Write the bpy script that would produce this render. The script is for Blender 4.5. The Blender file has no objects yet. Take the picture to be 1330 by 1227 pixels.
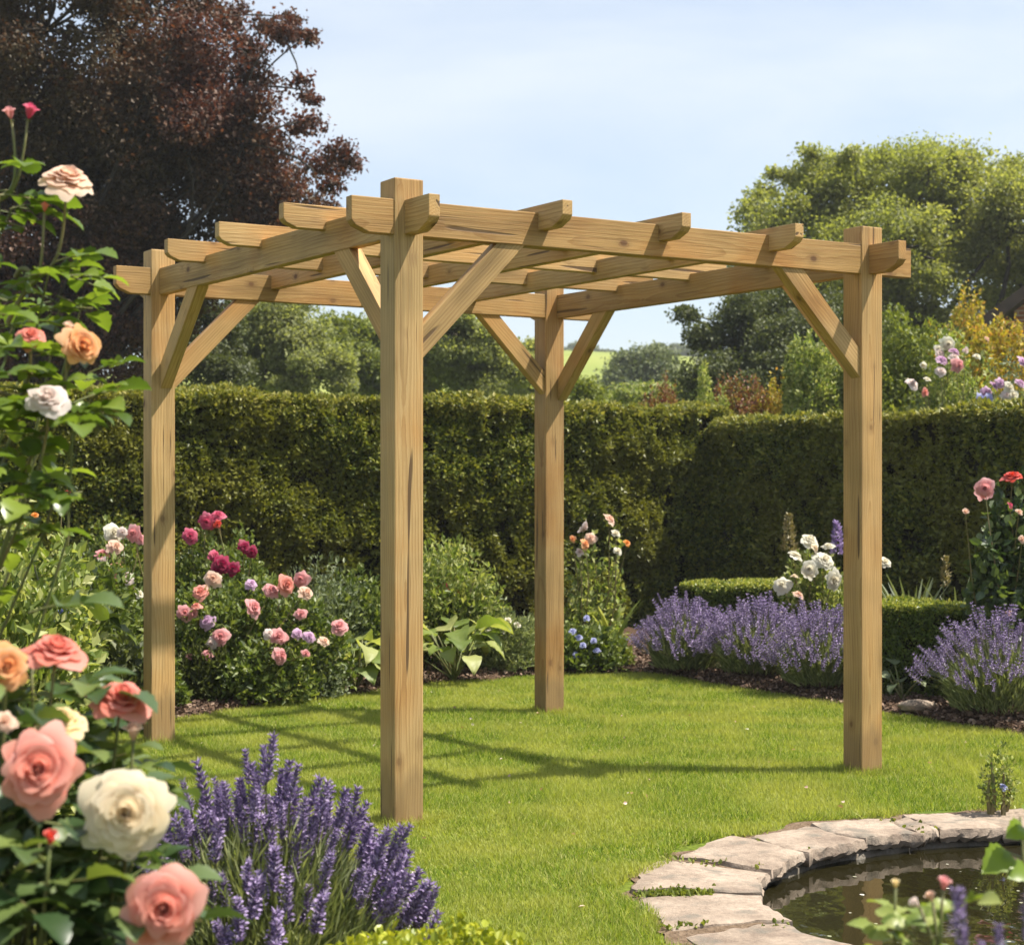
import bpy, bmesh, math, random
import numpy as np
from mathutils import Vector, Matrix

RNG = np.random.default_rng(7)
random.seed(7)
S = bpy.context.scene
COL = S.collection
HAZE = .0007
CAMZ, FPX, HX, HY = 1.27, 2218.0, 665.0, 630.0


def at(px, py, d):
    """point of the garden measured off the photograph: pixel + distance in metres"""
    return np.array([(px - HX) / FPX * d, d, CAMZ + (HY - py) / FPX * d])


def gx(px, d):
    return (px - HX) / FPX * d


def srgb(r, g, b):
    f = lambda c: (c / 255 / 12.92) if c <= 10 else ((c / 255 + .055) / 1.055) ** 2.4
    return (f(r), f(g), f(b), 1)


def nrm(a):
    return a / np.maximum(np.linalg.norm(a, axis=-1, keepdims=True), 1e-9)


def wob(p, s=1.0, seed=0):
    """cheap smooth 3-D noise, about -1..1"""
    r = np.random.default_rng(seed)
    out = np.zeros(p.shape[:-1])
    for k in range(7):
        f = r.normal(size=3) * s * (1.0 + .45 * k)
        out += np.sin(p @ f * 2.2 + r.uniform(0, 6.28)) / (1 + .3 * k)
    return out / 2.4


# ---------------------------------------------------------------- materials
MATS = {}


def newmat(name):
    m = bpy.data.materials.new(name)
    m.use_nodes = True
    nt = m.node_tree
    nt.nodes.clear()
    out = nt.nodes.new('ShaderNodeOutputMaterial')
    return m, nt, out


def N(nt, typ, **kw):
    n = nt.nodes.new(typ)
    for k, v in kw.items():
        if k in n.inputs:
            n.inputs[k].default_value = v
        else:
            setattr(n, k, v)
    return n


def ramp(nt, fac, stops):
    r = nt.nodes.new('ShaderNodeValToRGB')
    e = r.color_ramp.elements
    while len(e) < len(stops):
        e.new(.5)
    for el, (p, c) in zip(e, stops):
        el.position = p
        el.color = c
    nt.links.new(fac, r.inputs['Fac'])
    return r.outputs['Color']


def mixc(nt, fac, a, b, mode='MIX'):
    m = nt.nodes.new('ShaderNodeMix')
    m.data_type = 'RGBA'
    m.blend_type = mode
    for sock, v in ((m.inputs[0], fac), (m.inputs[6], a), (m.inputs[7], b)):
        if hasattr(v, 'default_value') or hasattr(v, 'links'):
            nt.links.new(v, sock)
        else:
            sock.default_value = v
    return m.outputs[2]


def leafmat(name, cols, rough=.5, trans=.3, tcol=None, patch=None, pscale=1.2, spec=.4):
    """leaf colours spread over the leaves one by one, some light coming through"""
    m, nt, out = newmat(name)
    g = N(nt, 'ShaderNodeNewGeometry')
    n = len(cols)
    c = ramp(nt, g.outputs['Random Per Island'], [(i / max(1, n - 1), (*k, 1)) for i, k in enumerate(cols)])
    if patch:
        tc = N(nt, 'ShaderNodeTexCoord')
        no = N(nt, 'ShaderNodeTexNoise', Scale=pscale, Detail=3.0)
        nt.links.new(tc.outputs['Object'], no.inputs['Vector'])
        f = ramp(nt, no.outputs['Fac'], [(.42, (0, 0, 0, 1)), (.62, (1, 1, 1, 1))])
        c = mixc(nt, f, c, (*patch, 1))
    b = N(nt, 'ShaderNodeBsdfPrincipled', Roughness=rough)
    b.inputs['Specular IOR Level'].default_value = spec
    nt.links.new(c, b.inputs['Base Color'])
    t = N(nt, 'ShaderNodeBsdfTranslucent')
    tc2 = mixc(nt, 1.0, c, (*(tcol or (1.5, 1.5, .7)), 1), 'MULTIPLY')
    nt.links.new(tc2, t.inputs['Color'])
    mx = N(nt, 'ShaderNodeMixShader', Fac=trans)
    nt.links.new(b.outputs[0], mx.inputs[1])
    nt.links.new(t.outputs[0], mx.inputs[2])
    nt.links.new(mx.outputs[0], out.inputs[0])
    return m


def petalmat(name, inner, mid, edge, trans=.5):
    inner = tuple(.45 * a + .55 * b for a, b in zip(inner, mid))
    m, nt, out = newmat(name)
    a1 = N(nt, 'ShaderNodeAttribute', attribute_name='along')
    a2 = N(nt, 'ShaderNodeAttribute', attribute_name='layer')
    g = N(nt, 'ShaderNodeNewGeometry')
    c1 = mixc(nt, a2.outputs['Fac'], (*inner, 1), (*mid, 1))
    p = N(nt, 'ShaderNodeMath', operation='POWER')
    nt.links.new(a1.outputs['Fac'], p.inputs[0])
    p.inputs[1].default_value = 2.2
    p2 = N(nt, 'ShaderNodeMath', operation='MULTIPLY')
    nt.links.new(p.outputs[0], p2.inputs[0])
    p2.inputs[1].default_value = .75
    c = mixc(nt, p2.outputs[0], c1, (*edge, 1))
    hs = N(nt, 'ShaderNodeHueSaturation')
    mr = N(nt, 'ShaderNodeMapRange')
    nt.links.new(g.outputs['Random Per Island'], mr.inputs[0])
    mr.inputs[3].default_value = .9
    mr.inputs[4].default_value = 1.08
    nt.links.new(mr.outputs[0], hs.inputs['Saturation'])
    nt.links.new(c, hs.inputs['Color'])
    b = N(nt, 'ShaderNodeBsdfPrincipled', Roughness=.55)
    b.inputs['Specular IOR Level'].default_value = .25
    b.inputs['Sheen Weight'].default_value = .15
    nt.links.new(hs.outputs[0], b.inputs['Base Color'])
    t = N(nt, 'ShaderNodeBsdfTranslucent')
    nt.links.new(hs.outputs[0], t.inputs['Color'])
    mx = N(nt, 'ShaderNodeMixShader', Fac=trans)
    nt.links.new(b.outputs[0], mx.inputs[1])
    nt.links.new(t.outputs[0], mx.inputs[2])
    nt.links.new(mx.outputs[0], out.inputs[0])
    return m


def plainmat(name, col, rough=.7, noise=None, nscale=8., bump=0., bscale=40., spec=.4, detail=5.):
    m, nt, out = newmat(name)
    b = N(nt, 'ShaderNodeBsdfPrincipled', Roughness=rough)
    b.inputs['Specular IOR Level'].default_value = spec
    tc = N(nt, 'ShaderNodeTexCoord')
    if noise:
        no = N(nt, 'ShaderNodeTexNoise', Scale=nscale, Detail=detail, Roughness=.6)
        nt.links.new(tc.outputs['Object'], no.inputs['Vector'])
        c = ramp(nt, no.outputs['Fac'], [(.3, (*col, 1)), (.7, (*noise, 1))])
        nt.links.new(c, b.inputs['Base Color'])
    else:
        b.inputs['Base Color'].default_value = (*col, 1)
    if bump:
        n2 = N(nt, 'ShaderNodeTexNoise', Scale=bscale, Detail=5.)
        nt.links.new(tc.outputs['Object'], n2.inputs['Vector'])
        bp = N(nt, 'ShaderNodeBump', Strength=bump, Distance=.02)
        nt.links.new(n2.outputs['Fac'], bp.inputs['Height'])
        nt.links.new(bp.outputs[0], b.inputs['Normal'])
    nt.links.new(b.outputs[0], out.inputs[0])
    return m


def woodmat():
    m, nt, out = newmat('pine_timber')
    L = nt.links.new
    tc = N(nt, 'ShaderNodeTexCoord')
    oi = N(nt, 'ShaderNodeObjectInfo')
    # every timber is cut from another part of a log
    mul = N(nt, 'ShaderNodeVectorMath', operation='MULTIPLY')
    L(oi.outputs['Random'], mul.inputs[0])
    mul.inputs[1].default_value = (37., .16, .11)
    off = N(nt, 'ShaderNodeVectorMath', operation='ADD')
    L(mul.outputs[0], off.inputs[0])
    off.inputs[1].default_value = (0, -.10, -.02)
    co = N(nt, 'ShaderNodeVectorMath', operation='ADD')
    L(tc.outputs['Object'], co.inputs[0])
    L(off.outputs[0], co.inputs[1])
    # knots: stretched cells
    ks = N(nt, 'ShaderNodeVectorMath', operation='MULTIPLY')
    L(co.outputs[0], ks.inputs[0])
    ks.inputs[1].default_value = (6.0, 9.0, 9.0)
    vo = N(nt, 'ShaderNodeTexVoronoi', Scale=1.)
    L(ks.outputs[0], vo.inputs['Vector'])
    knot = ramp(nt, vo.outputs['Distance'], [(.0, (1, 1, 1, 1)), (.085, (.9, .9, .9, 1)), (.13, (.35, .35, .35, 1)), (.28, (0, 0, 0, 1))])
    kr = N(nt, 'ShaderNodeSeparateColor')
    L(vo.outputs['Color'], kr.inputs[0])
    kst = ramp(nt, kr.outputs[0], [(.0, (0, 0, 0, 1)), (.20, (0, 0, 0, 1)), (.30, (.5, .5, .5, 1)), (.9, (1, 1, 1, 1))])
    knot = mixc(nt, 1., knot, kst, 'MULTIPLY')
    # the grain bends round the knots and wanders along the length
    w = N(nt, 'ShaderNodeVectorMath', operation='MULTIPLY')
    L(co.outputs[0], w.inputs[0])
    w.inputs[1].default_value = (1.3, 3., 3.)
    wn = N(nt, 'ShaderNodeTexNoise', Scale=1., Detail=2.)
    L(w.outputs[0], wn.inputs['Vector'])
    wsub = N(nt, 'ShaderNodeVectorMath', operation='MULTIPLY')
    L(wn.outputs['Color'], wsub.inputs[0])
    wsub.inputs[1].default_value = (0, .075, .075)
    co2 = N(nt, 'ShaderNodeVectorMath', operation='ADD')
    L(co.outputs[0], co2.inputs[0])
    L(wsub.outputs[0], co2.inputs[1])
    kadd = N(nt, 'ShaderNodeVectorMath', operation='MULTIPLY')
    L(knot, kadd.inputs[0])
    kadd.inputs[1].default_value = (0, .02, .02)
    co3 = N(nt, 'ShaderNodeVectorMath', operation='ADD')
    L(co2.outputs[0], co3.inputs[0])
    L(kadd.outputs[0], co3.inputs[1])
    wv = N(nt, 'ShaderNodeTexWave', wave_type='RINGS', rings_direction='X', wave_profile='SAW')
    wv.inputs['Scale'].default_value = 26.
    wv.inputs['Distortion'].default_value = 1.2
    wv.inputs['Detail'].default_value = 2.
    wv.inputs['Detail Scale'].default_value = 1.
    L(co3.outputs[0], wv.inputs['Vector'])
    # fibres
    fs = N(nt, 'ShaderNodeVectorMath', operation='MULTIPLY')
    L(co.outputs[0], fs.inputs[0])
    fs.inputs[1].default_value = (4., 210., 210.)
    fn = N(nt, 'ShaderNodeTexNoise', Scale=1., Detail=3.)
    L(fs.outputs[0], fn.inputs['Vector'])
    base = ramp(nt, wv.outputs['Fac'], [(0., (.47, .315, .137, 1)), (.6, (.44, .285, .118, 1)), (.93, (.365, .222, .085, 1)), (1., (.42, .27, .107, 1))])
    bl = N(nt, 'ShaderNodeTexNoise', Scale=2.2, Detail=3.)
    L(co.outputs[0], bl.inputs['Vector'])
    tone = ramp(nt, bl.outputs['Fac'], [(.3, (.74, .75, .71, 1)), (.5, (.98, .97, .97, 1)), (.70, (.93, .77, .60, 1))])
    c = mixc(nt, 1., base, tone, 'MULTIPLY')
    ft = ramp(nt, fn.outputs['Fac'], [(.32, (.72, .70, .66, 1)), (.52, (1, 1, 1, 1)), (.8, (1.05, 1.05, 1.05, 1))])
    c = mixc(nt, .65, c, ft, 'MULTIPLY')
    rv = N(nt, 'ShaderNodeMapRange')
    L(oi.outputs['Random'], rv.inputs[0])
    rv.inputs[3].default_value = .78
    rv.inputs[4].default_value = 1.10
    hs = N(nt, 'ShaderNodeHueSaturation')
    L(rv.outputs[0], hs.inputs['Value'])
    L(c, hs.inputs['Color'])
    r2 = N(nt, 'ShaderNodeMath', operation='MULTIPLY')
    L(oi.outputs['Random'], r2.inputs[0])
    r2.inputs[1].default_value = 7.31
    r3 = N(nt, 'ShaderNodeMath', operation='FRACT')
    L(r2.outputs[0], r3.inputs[0])
    warm = mixc(nt, r3.outputs[0], (1.1, 1.12, 1.16, 1), (1.1, 1.0, .86, 1))
    hsw = mixc(nt, 1., hs.outputs[0], warm, 'MULTIPLY')
    st_ = N(nt, 'ShaderNodeVectorMath', operation='MULTIPLY')
    L(co.outputs[0], st_.inputs[0])
    st_.inputs[1].default_value = (.9, 11., 11.)
    sn = N(nt, 'ShaderNodeTexNoise', Scale=1., Detail=4., Roughness=.6)
    L(st_.outputs[0], sn.inputs['Vector'])
    streak = ramp(nt, sn.outputs['Fac'], [(.34, (.62, .60, .58, 1)), (.46, (.92, .91, .90, 1)), (.55, (1.02, 1.02, 1.02, 1)), (.68, (1.12, 1.06, .98, 1))])
    hsw = mixc(nt, .8, hsw, streak, 'MULTIPLY')
    c = mixc(nt, knot, hsw, (.12, .055, .022, 1))
    # drying checks, thin and long
    cs = N(nt, 'ShaderNodeVectorMath', operation='MULTIPLY')
    L(co.outputs[0], cs.inputs[0])
    cs.inputs[1].default_value = (1.6, 34., 34.)
    cn = N(nt, 'ShaderNodeTexNoise', Scale=1., Detail=1.)
    L(cs.outputs[0], cn.inputs['Vector'])
    crack = ramp(nt, cn.outputs['Fac'], [(.0, (0, 0, 0, 1)), (.69, (0, 0, 0, 1)), (.715, (1, 1, 1, 1))])
    c = mixc(nt, crack, c, (.12, .07, .03, 1))
    gp = N(nt, 'ShaderNodeNewGeometry')
    sx = N(nt, 'ShaderNodeSeparateXYZ')
    L(gp.outputs['Position'], sx.inputs[0])
    dm_ = N(nt, 'ShaderNodeMath', operation='MULTIPLY_ADD')
    L(sn.outputs['Fac'], dm_.inputs[0])
    dm_.inputs[1].default_value = -.34
    L(sx.outputs[2], dm_.inputs[2])
    dirt = ramp(nt, dm_.outputs[0], [(0., (.55, .55, .55, 1)), (.06, (0, 0, 0, 1))])
    c = mixc(nt, dirt, c, (.20, .13, .06, 1))
    b = N(nt, 'ShaderNodeBsdfPrincipled', Roughness=.62)
    b.inputs['Specular IOR Level'].default_value = .3
    L(c, b.inputs['Base Color'])
    h = N(nt, 'ShaderNodeMath', operation='SUBTRACT')
    L(fn.outputs['Fac'], h.inputs[0])
    L(crack, h.inputs[1])
    bp = N(nt, 'ShaderNodeBump', Strength=.35, Distance=.004)
    L(h.outputs[0], bp.inputs['Height'])
    L(bp.outputs[0], b.inputs['Normal'])
    L(b.outputs[0], out.inputs[0])
    return m


# ---------------------------------------------------------------- mesh tools
def tag(o, label, cat, group=None, kind=None):
    o['label'] = label
    if cat:
        o['category'] = cat
    if group:
        o['group'] = group
    if kind:
        o['kind'] = kind
    return o


def root(name, loc, label, cat, group=None):
    o = bpy.data.objects.new(name, None)
    o.empty_display_size = .1
    COL.objects.link(o)
    o.location = [float(v) for v in loc]
    return tag(o, label, cat, group)


def link(name, me, parent=None, loc=None, mat=None):
    o = bpy.data.objects.new(name, me)
    COL.objects.link(o)
    if parent is not None:
        o.parent = parent
    if loc is not None:
        o.location = [float(v) for v in loc]
    return o


class Geo:
    """one mesh out of many small pieces; all triangles"""

    def __init__(self):
        self.v, self.f, self.m, self.n, self.att = [], [], [], 0, {}

    def add(self, V, F, mat=0, **att):
        V = np.asarray(V, float).reshape(-1, 3)
        F = np.asarray(F, np.int64).reshape(-1, 3)
        self.v.append(V)
        self.f.append(F + self.n)
        self.m.append(np.full(len(F), mat, np.int32))
        for k, a in att.items():
            self.att.setdefault(k, []).append(np.broadcast_to(np.asarray(a, float), (len(V),)))
        self.n += len(V)

    def inst(self, T, pos, fr, sc, mat=0):
        """template T=(V,F) at each pos with frames fr (n,3,3: columns x,y,z) and scales"""
        V, F = T
        pos = np.asarray(pos, float)
        n = len(pos)
        if n == 0:
            return
        sc = np.asarray(sc, float)
        if sc.ndim == 0:
            sc = np.full(n, float(sc))
        if sc.ndim == 1:
            sc = np.repeat(sc[:, None], 3, 1)
        L = V[None] * sc[:, None, :]
        W = np.einsum('nij,nmj->nmi', fr, L) + pos[:, None, :]
        FF = (F[None] + (np.arange(n) * len(V))[:, None, None]).reshape(-1, 3)
        if np.ndim(mat) == 0:
            self.add(W.reshape(-1, 3), FF, mat)
        else:
            self.add(W.reshape(-1, 3), FF, 0)
            self.m[-1] = np.repeat(np.asarray(mat, np.int32), len(F))

    def tube(self, pts, rad, sides=6, mat=0, cap=True):
        P = np.asarray(pts, float)
        n = len(P)
        R = np.broadcast_to(np.asarray(rad, float), (n,))
        T = nrm(np.gradient(P, axis=0))
        up = np.array([0, 0, 1.]) if abs(T[0][2]) < .9 else np.array([1., 0, 0])
        X = nrm(np.cross(T, up))
        Y = np.cross(T, X)
        a = np.arange(sides) * 2 * math.pi / sides
        V = P[:, None] + R[:, None, None] * (np.cos(a)[None, :, None] * X[:, None] + np.sin(a)[None, :, None] * Y[:, None])
        V = V.reshape(-1, 3)
        F = []
        for i in range(n - 1):
            for k in range(sides):
                a0, a1 = i * sides + k, i * sides + (k + 1) % sides
                F += [(a0, a1, a1 + sides), (a0, a1 + sides, a0 + sides)]
        if cap:
            for k in range(1, sides - 1):
                F.append(((n - 1) * sides, (n - 1) * sides + k, (n - 1) * sides + k + 1))
        self.add(V, F, mat)

    def mesh(self, name, mats, smooth=False, origin=None):
        V = np.concatenate(self.v) if self.v else np.zeros((0, 3))
        if origin is not None:
            V = V - np.asarray(origin)
        F = np.concatenate(self.f) if self.f else np.zeros((0, 3), int)
        M = np.concatenate(self.m) if self.m else np.zeros(0, np.int32)
        me = bpy.data.meshes.new(name)
        me.vertices.add(len(V))
        me.vertices.foreach_set('co', V.astype(np.float32).ravel())
        me.loops.add(len(F) * 3)
        me.loops.foreach_set('vertex_index', F.astype(np.int32).ravel())
        me.polygons.add(len(F))
        me.polygons.foreach_set('loop_start', (np.arange(len(F)) * 3).astype(np.int32))
        me.polygons.foreach_set('loop_total', np.full(len(F), 3, np.int32))
        me.polygons.foreach_set('material_index', M)
        me.polygons.foreach_set('use_smooth', np.full(len(F), bool(smooth)))
        for k, a in self.att.items():
            at_ = me.attributes.new(k, 'FLOAT', 'POINT')
            at_.data.foreach_set('value', np.concatenate(a).astype(np.float32))
        for m in (mats if isinstance(mats, (list, tuple)) else [mats]):
            me.materials.append(m)
        me.update()
        me.validate()
        return me

    def build(self, name, mats, parent=None, smooth=False, loc=None):
        o = link(name, self.mesh(name, mats, smooth, loc), None)
        if loc is not None:
            o.location = [float(v) for v in loc]
        if parent is not None:
            o.parent = parent
            pl = Vector(parent.location)
            if parent.parent is not None:
                pl = pl + Vector(parent.parent.location)
            o.matrix_parent_inverse = Matrix.Translation(-pl)
        return o


def frames(Y, Z):
    Y = nrm(np.asarray(Y, float))
    X = nrm(np.cross(Y, Z))
    Z = np.cross(X, Y)
    return np.stack([X, Y, Z], axis=2)


def rdir(n, up=0.):
    v = RNG.normal(size=(n, 3))
    v[:, 2] += up
    return nrm(v)


# leaf templates: x across, y along, z up
T_LEAF = (np.array([(0, 0, 0), (.30, .45, .10), (0, 1, -.06), (-.30, .45, .10)]), np.array([(0, 1, 2), (0, 2, 3)]))
T_WIDE = (np.array([(0, 0, 0), (.36, .28, .09), (.30, .7, .05), (0, 1, -.1), (-.30, .7, .05), (-.36, .28, .09)]),
          np.array([(0, 1, 2), (0, 2, 3), (0, 3, 4), (0, 4, 5)]))
T_BLADE = (np.array([(-.5, 0, 0), (.5, 0, 0), (.36, .55, .10), (-.36, .55, .10), (0, 1, .34)]),
           np.array([(0, 1, 2), (0, 2, 3), (3, 2, 4)]))
T_TRI = (np.array([(-.5, 0, 0), (.5, 0, 0), (0, 1, .22)]), np.array([(0, 1, 2)]))


def leaflet(rows=11):
    y = np.linspace(0, 1, rows)
    w = .36 * np.sin(math.pi * y ** .85) ** .8
    w[1:-1] *= 1 + .10 * np.where(np.arange(rows - 2) % 2, 1, -1)
    V, F = [], []
    for i in range(rows):
        arch = .10 * math.sin(y[i] * 2.6) - .16 * y[i] ** 2
        V += [(-w[i], y[i], arch + .35 * w[i] - .2 * w[i] ** 2), (0, y[i], arch), (w[i], y[i], arch + .35 * w[i])]
    for i in range(rows - 1):
        for k in (0, 1):
            a = i * 3 + k
            F += [(a, a + 1, a + 4), (a, a + 4, a + 3)]
    return np.array(V), np.array(F)


T_ROSELEAF = leaflet()


def prism(name, prof, thick, mat, parent, bev=.004):
    """side outline in local x,z extruded along y; length runs on local x"""
    bm = bmesh.new()
    a = [bm.verts.new((x, -thick / 2, z)) for x, z in prof]
    b = [bm.verts.new((x, thick / 2, z)) for x, z in prof]
    n = len(prof)
    bm.faces.new(a)
    bm.faces.new(b[::-1])
    for i in range(n):
        j = (i + 1) % n
        bm.faces.new((a[j], a[i], b[i], b[j]))
    bmesh.ops.recalc_face_normals(bm, faces=bm.faces)
    if bev:
        bmesh.ops.bevel(bm, geom=list(bm.edges), offset=bev, segments=2, affect='EDGES', profile=.6)
    me = bpy.data.meshes.new(name)
    bm.to_mesh(me)
    bm.free()
    me.materials.append(mat)
    o = link(name, me, parent)
    return o


# ---------------------------------------------------------------- material set
WOOD = woodmat()
M_GRASS = leafmat('grass_blade', [(.085, .145, .014), (.155, .23, .023), (.23, .30, .036), (.32, .36, .065), (.46, .43, .18)],
                  rough=.6, trans=.42, patch=(.345, .36, .085), pscale=2.1, spec=.25)
M_HEDGE = leafmat('hedge_leaf', [(.032, .048, .008), (.085, .112, .016), (.17, .19, .027), (.27, .265, .045)], rough=.45, trans=.26,
                  patch=(.17, .17, .025), pscale=1.1, spec=.35)
M_HEDGE_TIP = leafmat('hedge_sunlit_new_growth', [(.14, .155, .025), (.24, .235, .045), (.36, .32, .085)], rough=.5, trans=.3)  # new growth, paled further to paint sunlight along the hedge tops
M_CORE = plainmat('hedge_shaded_twigs', (.012, .011, .005), .95, (.022, .019, .009), 30., spec=0.)  # solid block for the twigs, near-black to paint the shade in the gaps
M_BOX = leafmat('box_leaf', [(.05, .08, .012), (.095, .14, .02), (.16, .20, .032)], rough=.4, trans=.3)
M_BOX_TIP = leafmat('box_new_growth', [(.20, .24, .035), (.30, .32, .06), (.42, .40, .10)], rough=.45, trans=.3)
M_GOLD = leafmat('golden_leaf', [(.16, .20, .015), (.30, .33, .025), (.48, .46, .05)], rough=.4, trans=.3)
M_BEECH = leafmat('copper_leaf', [(.032, .017, .014), (.064, .030, .022), (.105, .052, .036), (.16, .09, .055)], rough=.5, trans=.28, tcol=(1.9, 1.0, .6),
                  patch=(.065, .050, .020), pscale=.35, spec=.25)
M_OLIVE = leafmat('sage_leaf', [(.14, .155, .06), (.23, .25, .10), (.33, .34, .155)], rough=.6, trans=.5, patch=(.22, .25, .05), pscale=.4)
M_LIME = leafmat('lime_leaf', [(.09, .12, .018), (.16, .19, .03), (.25, .27, .055)], rough=.55, trans=.35)
M_OAK = leafmat('oak_leaf', [(.115, .135, .032), (.19, .21, .05), (.26, .27, .075), (.34, .335, .12)], rough=.5, trans=.52,
                patch=(.22, .24, .06), pscale=.4)
M_DARKTREE = leafmat('dark_leaf', [(.040, .052, .015), (.07, .085, .022), (.115, .13, .036)], rough=.55, trans=.3)
M_SHRUB = leafmat('shrub_leaf', [(.04, .065, .012), (.085, .12, .022), (.145, .185, .035), (.20, .23, .06)], rough=.45, trans=.35)
M_SHRUBLT = leafmat('light_shrub_leaf', [(.09, .13, .025), (.17, .22, .045), (.30, .33, .10), (.40, .40, .17)], rough=.5, trans=.38)
M_YELLOW = leafmat('yellow_leaf', [(.16, .17, .02), (.32, .27, .03), (.46, .36, .05), (.45, .24, .06)], rough=.5, trans=.35)
M_RUSSET = leafmat('russet_leaf', [(.10, .03, .03), (.20, .07, .035), (.28, .17, .05), (.16, .18, .04)], rough=.5, trans=.3)
M_GREY = leafmat('grey_leaf', [(.09, .115, .055), (.15, .18, .09), (.22, .25, .14)], rough=.6, trans=.25)
M_ROSELEAF = leafmat('rose_leaf', [(.028, .055, .018), (.055, .092, .030), (.09, .13, .040), (.14, .18, .045)], rough=.36, trans=.28, spec=.5)
M_FARTREE = leafmat('far_leaf', [(.08, .10, .045), (.13, .155, .06), (.19, .21, .09)], rough=.7, trans=.2)
M_STEM = plainmat('green_stem', (.09, .13, .03), .55, (.15, .12, .05), 20.)
M_CANE = plainmat('woody_cane', (.20, .13, .06), .6, (.12, .14, .04), 15.)
M_BARK = plainmat('bark', (.06, .045, .032), .9, (.12, .095, .07), 5., .8, 14.)
M_BARKDK = plainmat('dark_bark', (.035, .028, .022), .9, (.06, .05, .04), 5., .8, 14.)
M_LAVLEAF = leafmat('lavender_leaf', [(.12, .15, .06), (.22, .255, .11), (.36, .38, .19)], rough=.6, trans=.25)
M_LAV = leafmat('lavender_floret', [(.17, .12, .25), (.28, .205, .385), (.41, .32, .52), (.60, .51, .69)], rough=.7, trans=.25, tcol=(1.2, 1, 1.3))
M_LAVCALYX = leafmat('lavender_calyx', [(.10, .065, .15), (.17, .12, .25)], rough=.7, trans=.15, tcol=(1, 1, 1.2))

PET = {
    'coral': petalmat('coral_petal', (.70, .12, .07), (.76, .21, .15), (.80, .34, .27)),
    'pink': petalmat('pink_petal', (.74, .17, .10), (.76, .23, .18), (.80, .43, .35)),
    'apricot': petalmat('apricot_petal', (.76, .20, .06), (.80, .34, .12), (.80, .48, .24)),
    'cream': petalmat('cream_petal', (.80, .56, .28), (.79, .65, .44), (.80, .72, .56)),
    'yellow': petalmat('pale_yellow_petal', (.76, .52, .17), (.78, .60, .29), (.79, .67, .41)),
    'peach': petalmat('pale_peach_petal', (.78, .40, .25), (.79, .52, .37), (.80, .62, .50)),
    'blush': petalmat('blush_petal', (.74, .55, .47), (.76, .62, .57), (.78, .70, .66)),
    'crimson': petalmat('crimson_petal', (.20, .005, .025), (.32, .008, .05), (.42, .035, .11)),
    'magenta': petalmat('rose_red_petal', (.42, .02, .07), (.55, .045, .13), (.68, .16, .25)),
    'midpink': petalmat('soft_pink_petal', (.66, .15, .17), (.72, .27, .28), (.78, .45, .44)),
    'lilac': petalmat('lilac_petal', (.48, .22, .42), (.60, .34, .54), (.72, .52, .68)),
    'white': petalmat('white_petal', (.74, .62, .36), (.77, .71, .54), (.79, .77, .68)),
    'red': petalmat('red_petal', (.55, .03, .02), (.65, .05, .035), (.70, .13, .09)),
    'orange': petalmat('orange_petal', (.72, .18, .02), (.78, .27, .03), (.80, .38, .08)),
    'blue': petalmat('blue_petal', (.22, .23, .50), (.34, .36, .62), (.50, .52, .74)),
}


# ---------------------------------------------------------------- flowers
def rose_geo(seed, npet=40, nu=7, nv=8, opening=1., bud=False):
    """spiral of cupped petals: a tight heart, rolled lips, outer petals opening flat"""
    r = np.random.default_rng(seed)
    g = Geo()
    for i in range(npet):
        t = (i / (npet - 1)) ** 1.3
        ang = i * 2.39996 + r.normal() * .18
        k = 1 + r.normal() * .05
        if bud:
            rt, h, flare, droop = .10 + .28 * t, 1.25 - .28 * t, .02 + .10 * t, .02
            W = math.radians(105 - 20 * t)
        else:
            rt = (.02 + .70 * t ** .95) * k
            h = (.66 + .10 * math.sin(min(1, t * 3) * 1.57) - .70 * t ** 1.8 * opening) * k
            flare = (.05 + .30 * t ** 2) * opening
            droop = (.02 + .20 * t ** 2) * opening
            W = math.radians(112 - 66 * t ** .6)
        u = np.linspace(-1, 1, nu)
        v = np.linspace(0, 1, nv)
        U, Vv = np.meshgrid(u, v, indexing='ij')
        ph = r.uniform(0, 6, 4)
        lip = 1 - .13 * np.abs(U) ** 2.6 + .035 * np.sin(U * 5 + ph[0]) - .05 * np.exp(-(U * 5) ** 2) * (t > .5)
        S_ = np.clip(Vv * lip, 0, 1)
        roll = np.clip((S_ - .72) / .28, 0, 1)
        rr = rt * (1 - (1 - S_) ** 2.4) + flare * S_ ** 3 + (-.05 + .34 * t if t < .35 else .07 + .12 * t) * roll ** 1.6 * (1 + .5 * np.sin(U * 3 + ph[1]))
        zz = h * S_ ** 1.05 - droop * S_ ** 4 - (.03 + .10 * t) * roll ** 2.2
        rr = np.maximum(rr * (1 + .07 * U) + .01, .008)
        wid = W * np.minimum(1, (Vv + .10) ** .5) * (1 - .28 * Vv ** 7)
        phi = ang + U * wid + .06 * np.sin(Vv * 4 + ph[2])
        zz = zz + .022 * np.sin(U * 4 + ph[3]) * Vv ** 2 * (.4 + t)
        Vt = np.stack([rr * np.cos(phi), rr * np.sin(phi), zz], -1).reshape(-1, 3)
        F = []
        for p in range(nu - 1):
            for q in range(nv - 1):
                b = p * nv + q
                F += [(b, b + nv, b + nv + 1), (b, b + nv + 1, b + 1)]
        g.add(Vt, F, 0, along=Vv.reshape(-1), layer=t)
    V = np.concatenate(g.v)
    s = 1 / np.percentile(np.hypot(V[:, 0], V[:, 1]), 97)
    g.v = [x * s for x in g.v]
    return g


ROSE_HI = [rose_geo(11, 44, 11, 11, .95), rose_geo(12, 38, 11, 11, .8), rose_geo(13, 48, 11, 11, 1.05)]
ROSE_LO = [rose_geo(21, 24, 4, 5, .8), rose_geo(22, 22, 4, 5, .7), rose_geo(23, 26, 4, 5, .95)]
ROSE_BUD = [rose_geo(31, 10, 7, 8, bud=True)]
_mesh = {}


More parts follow.
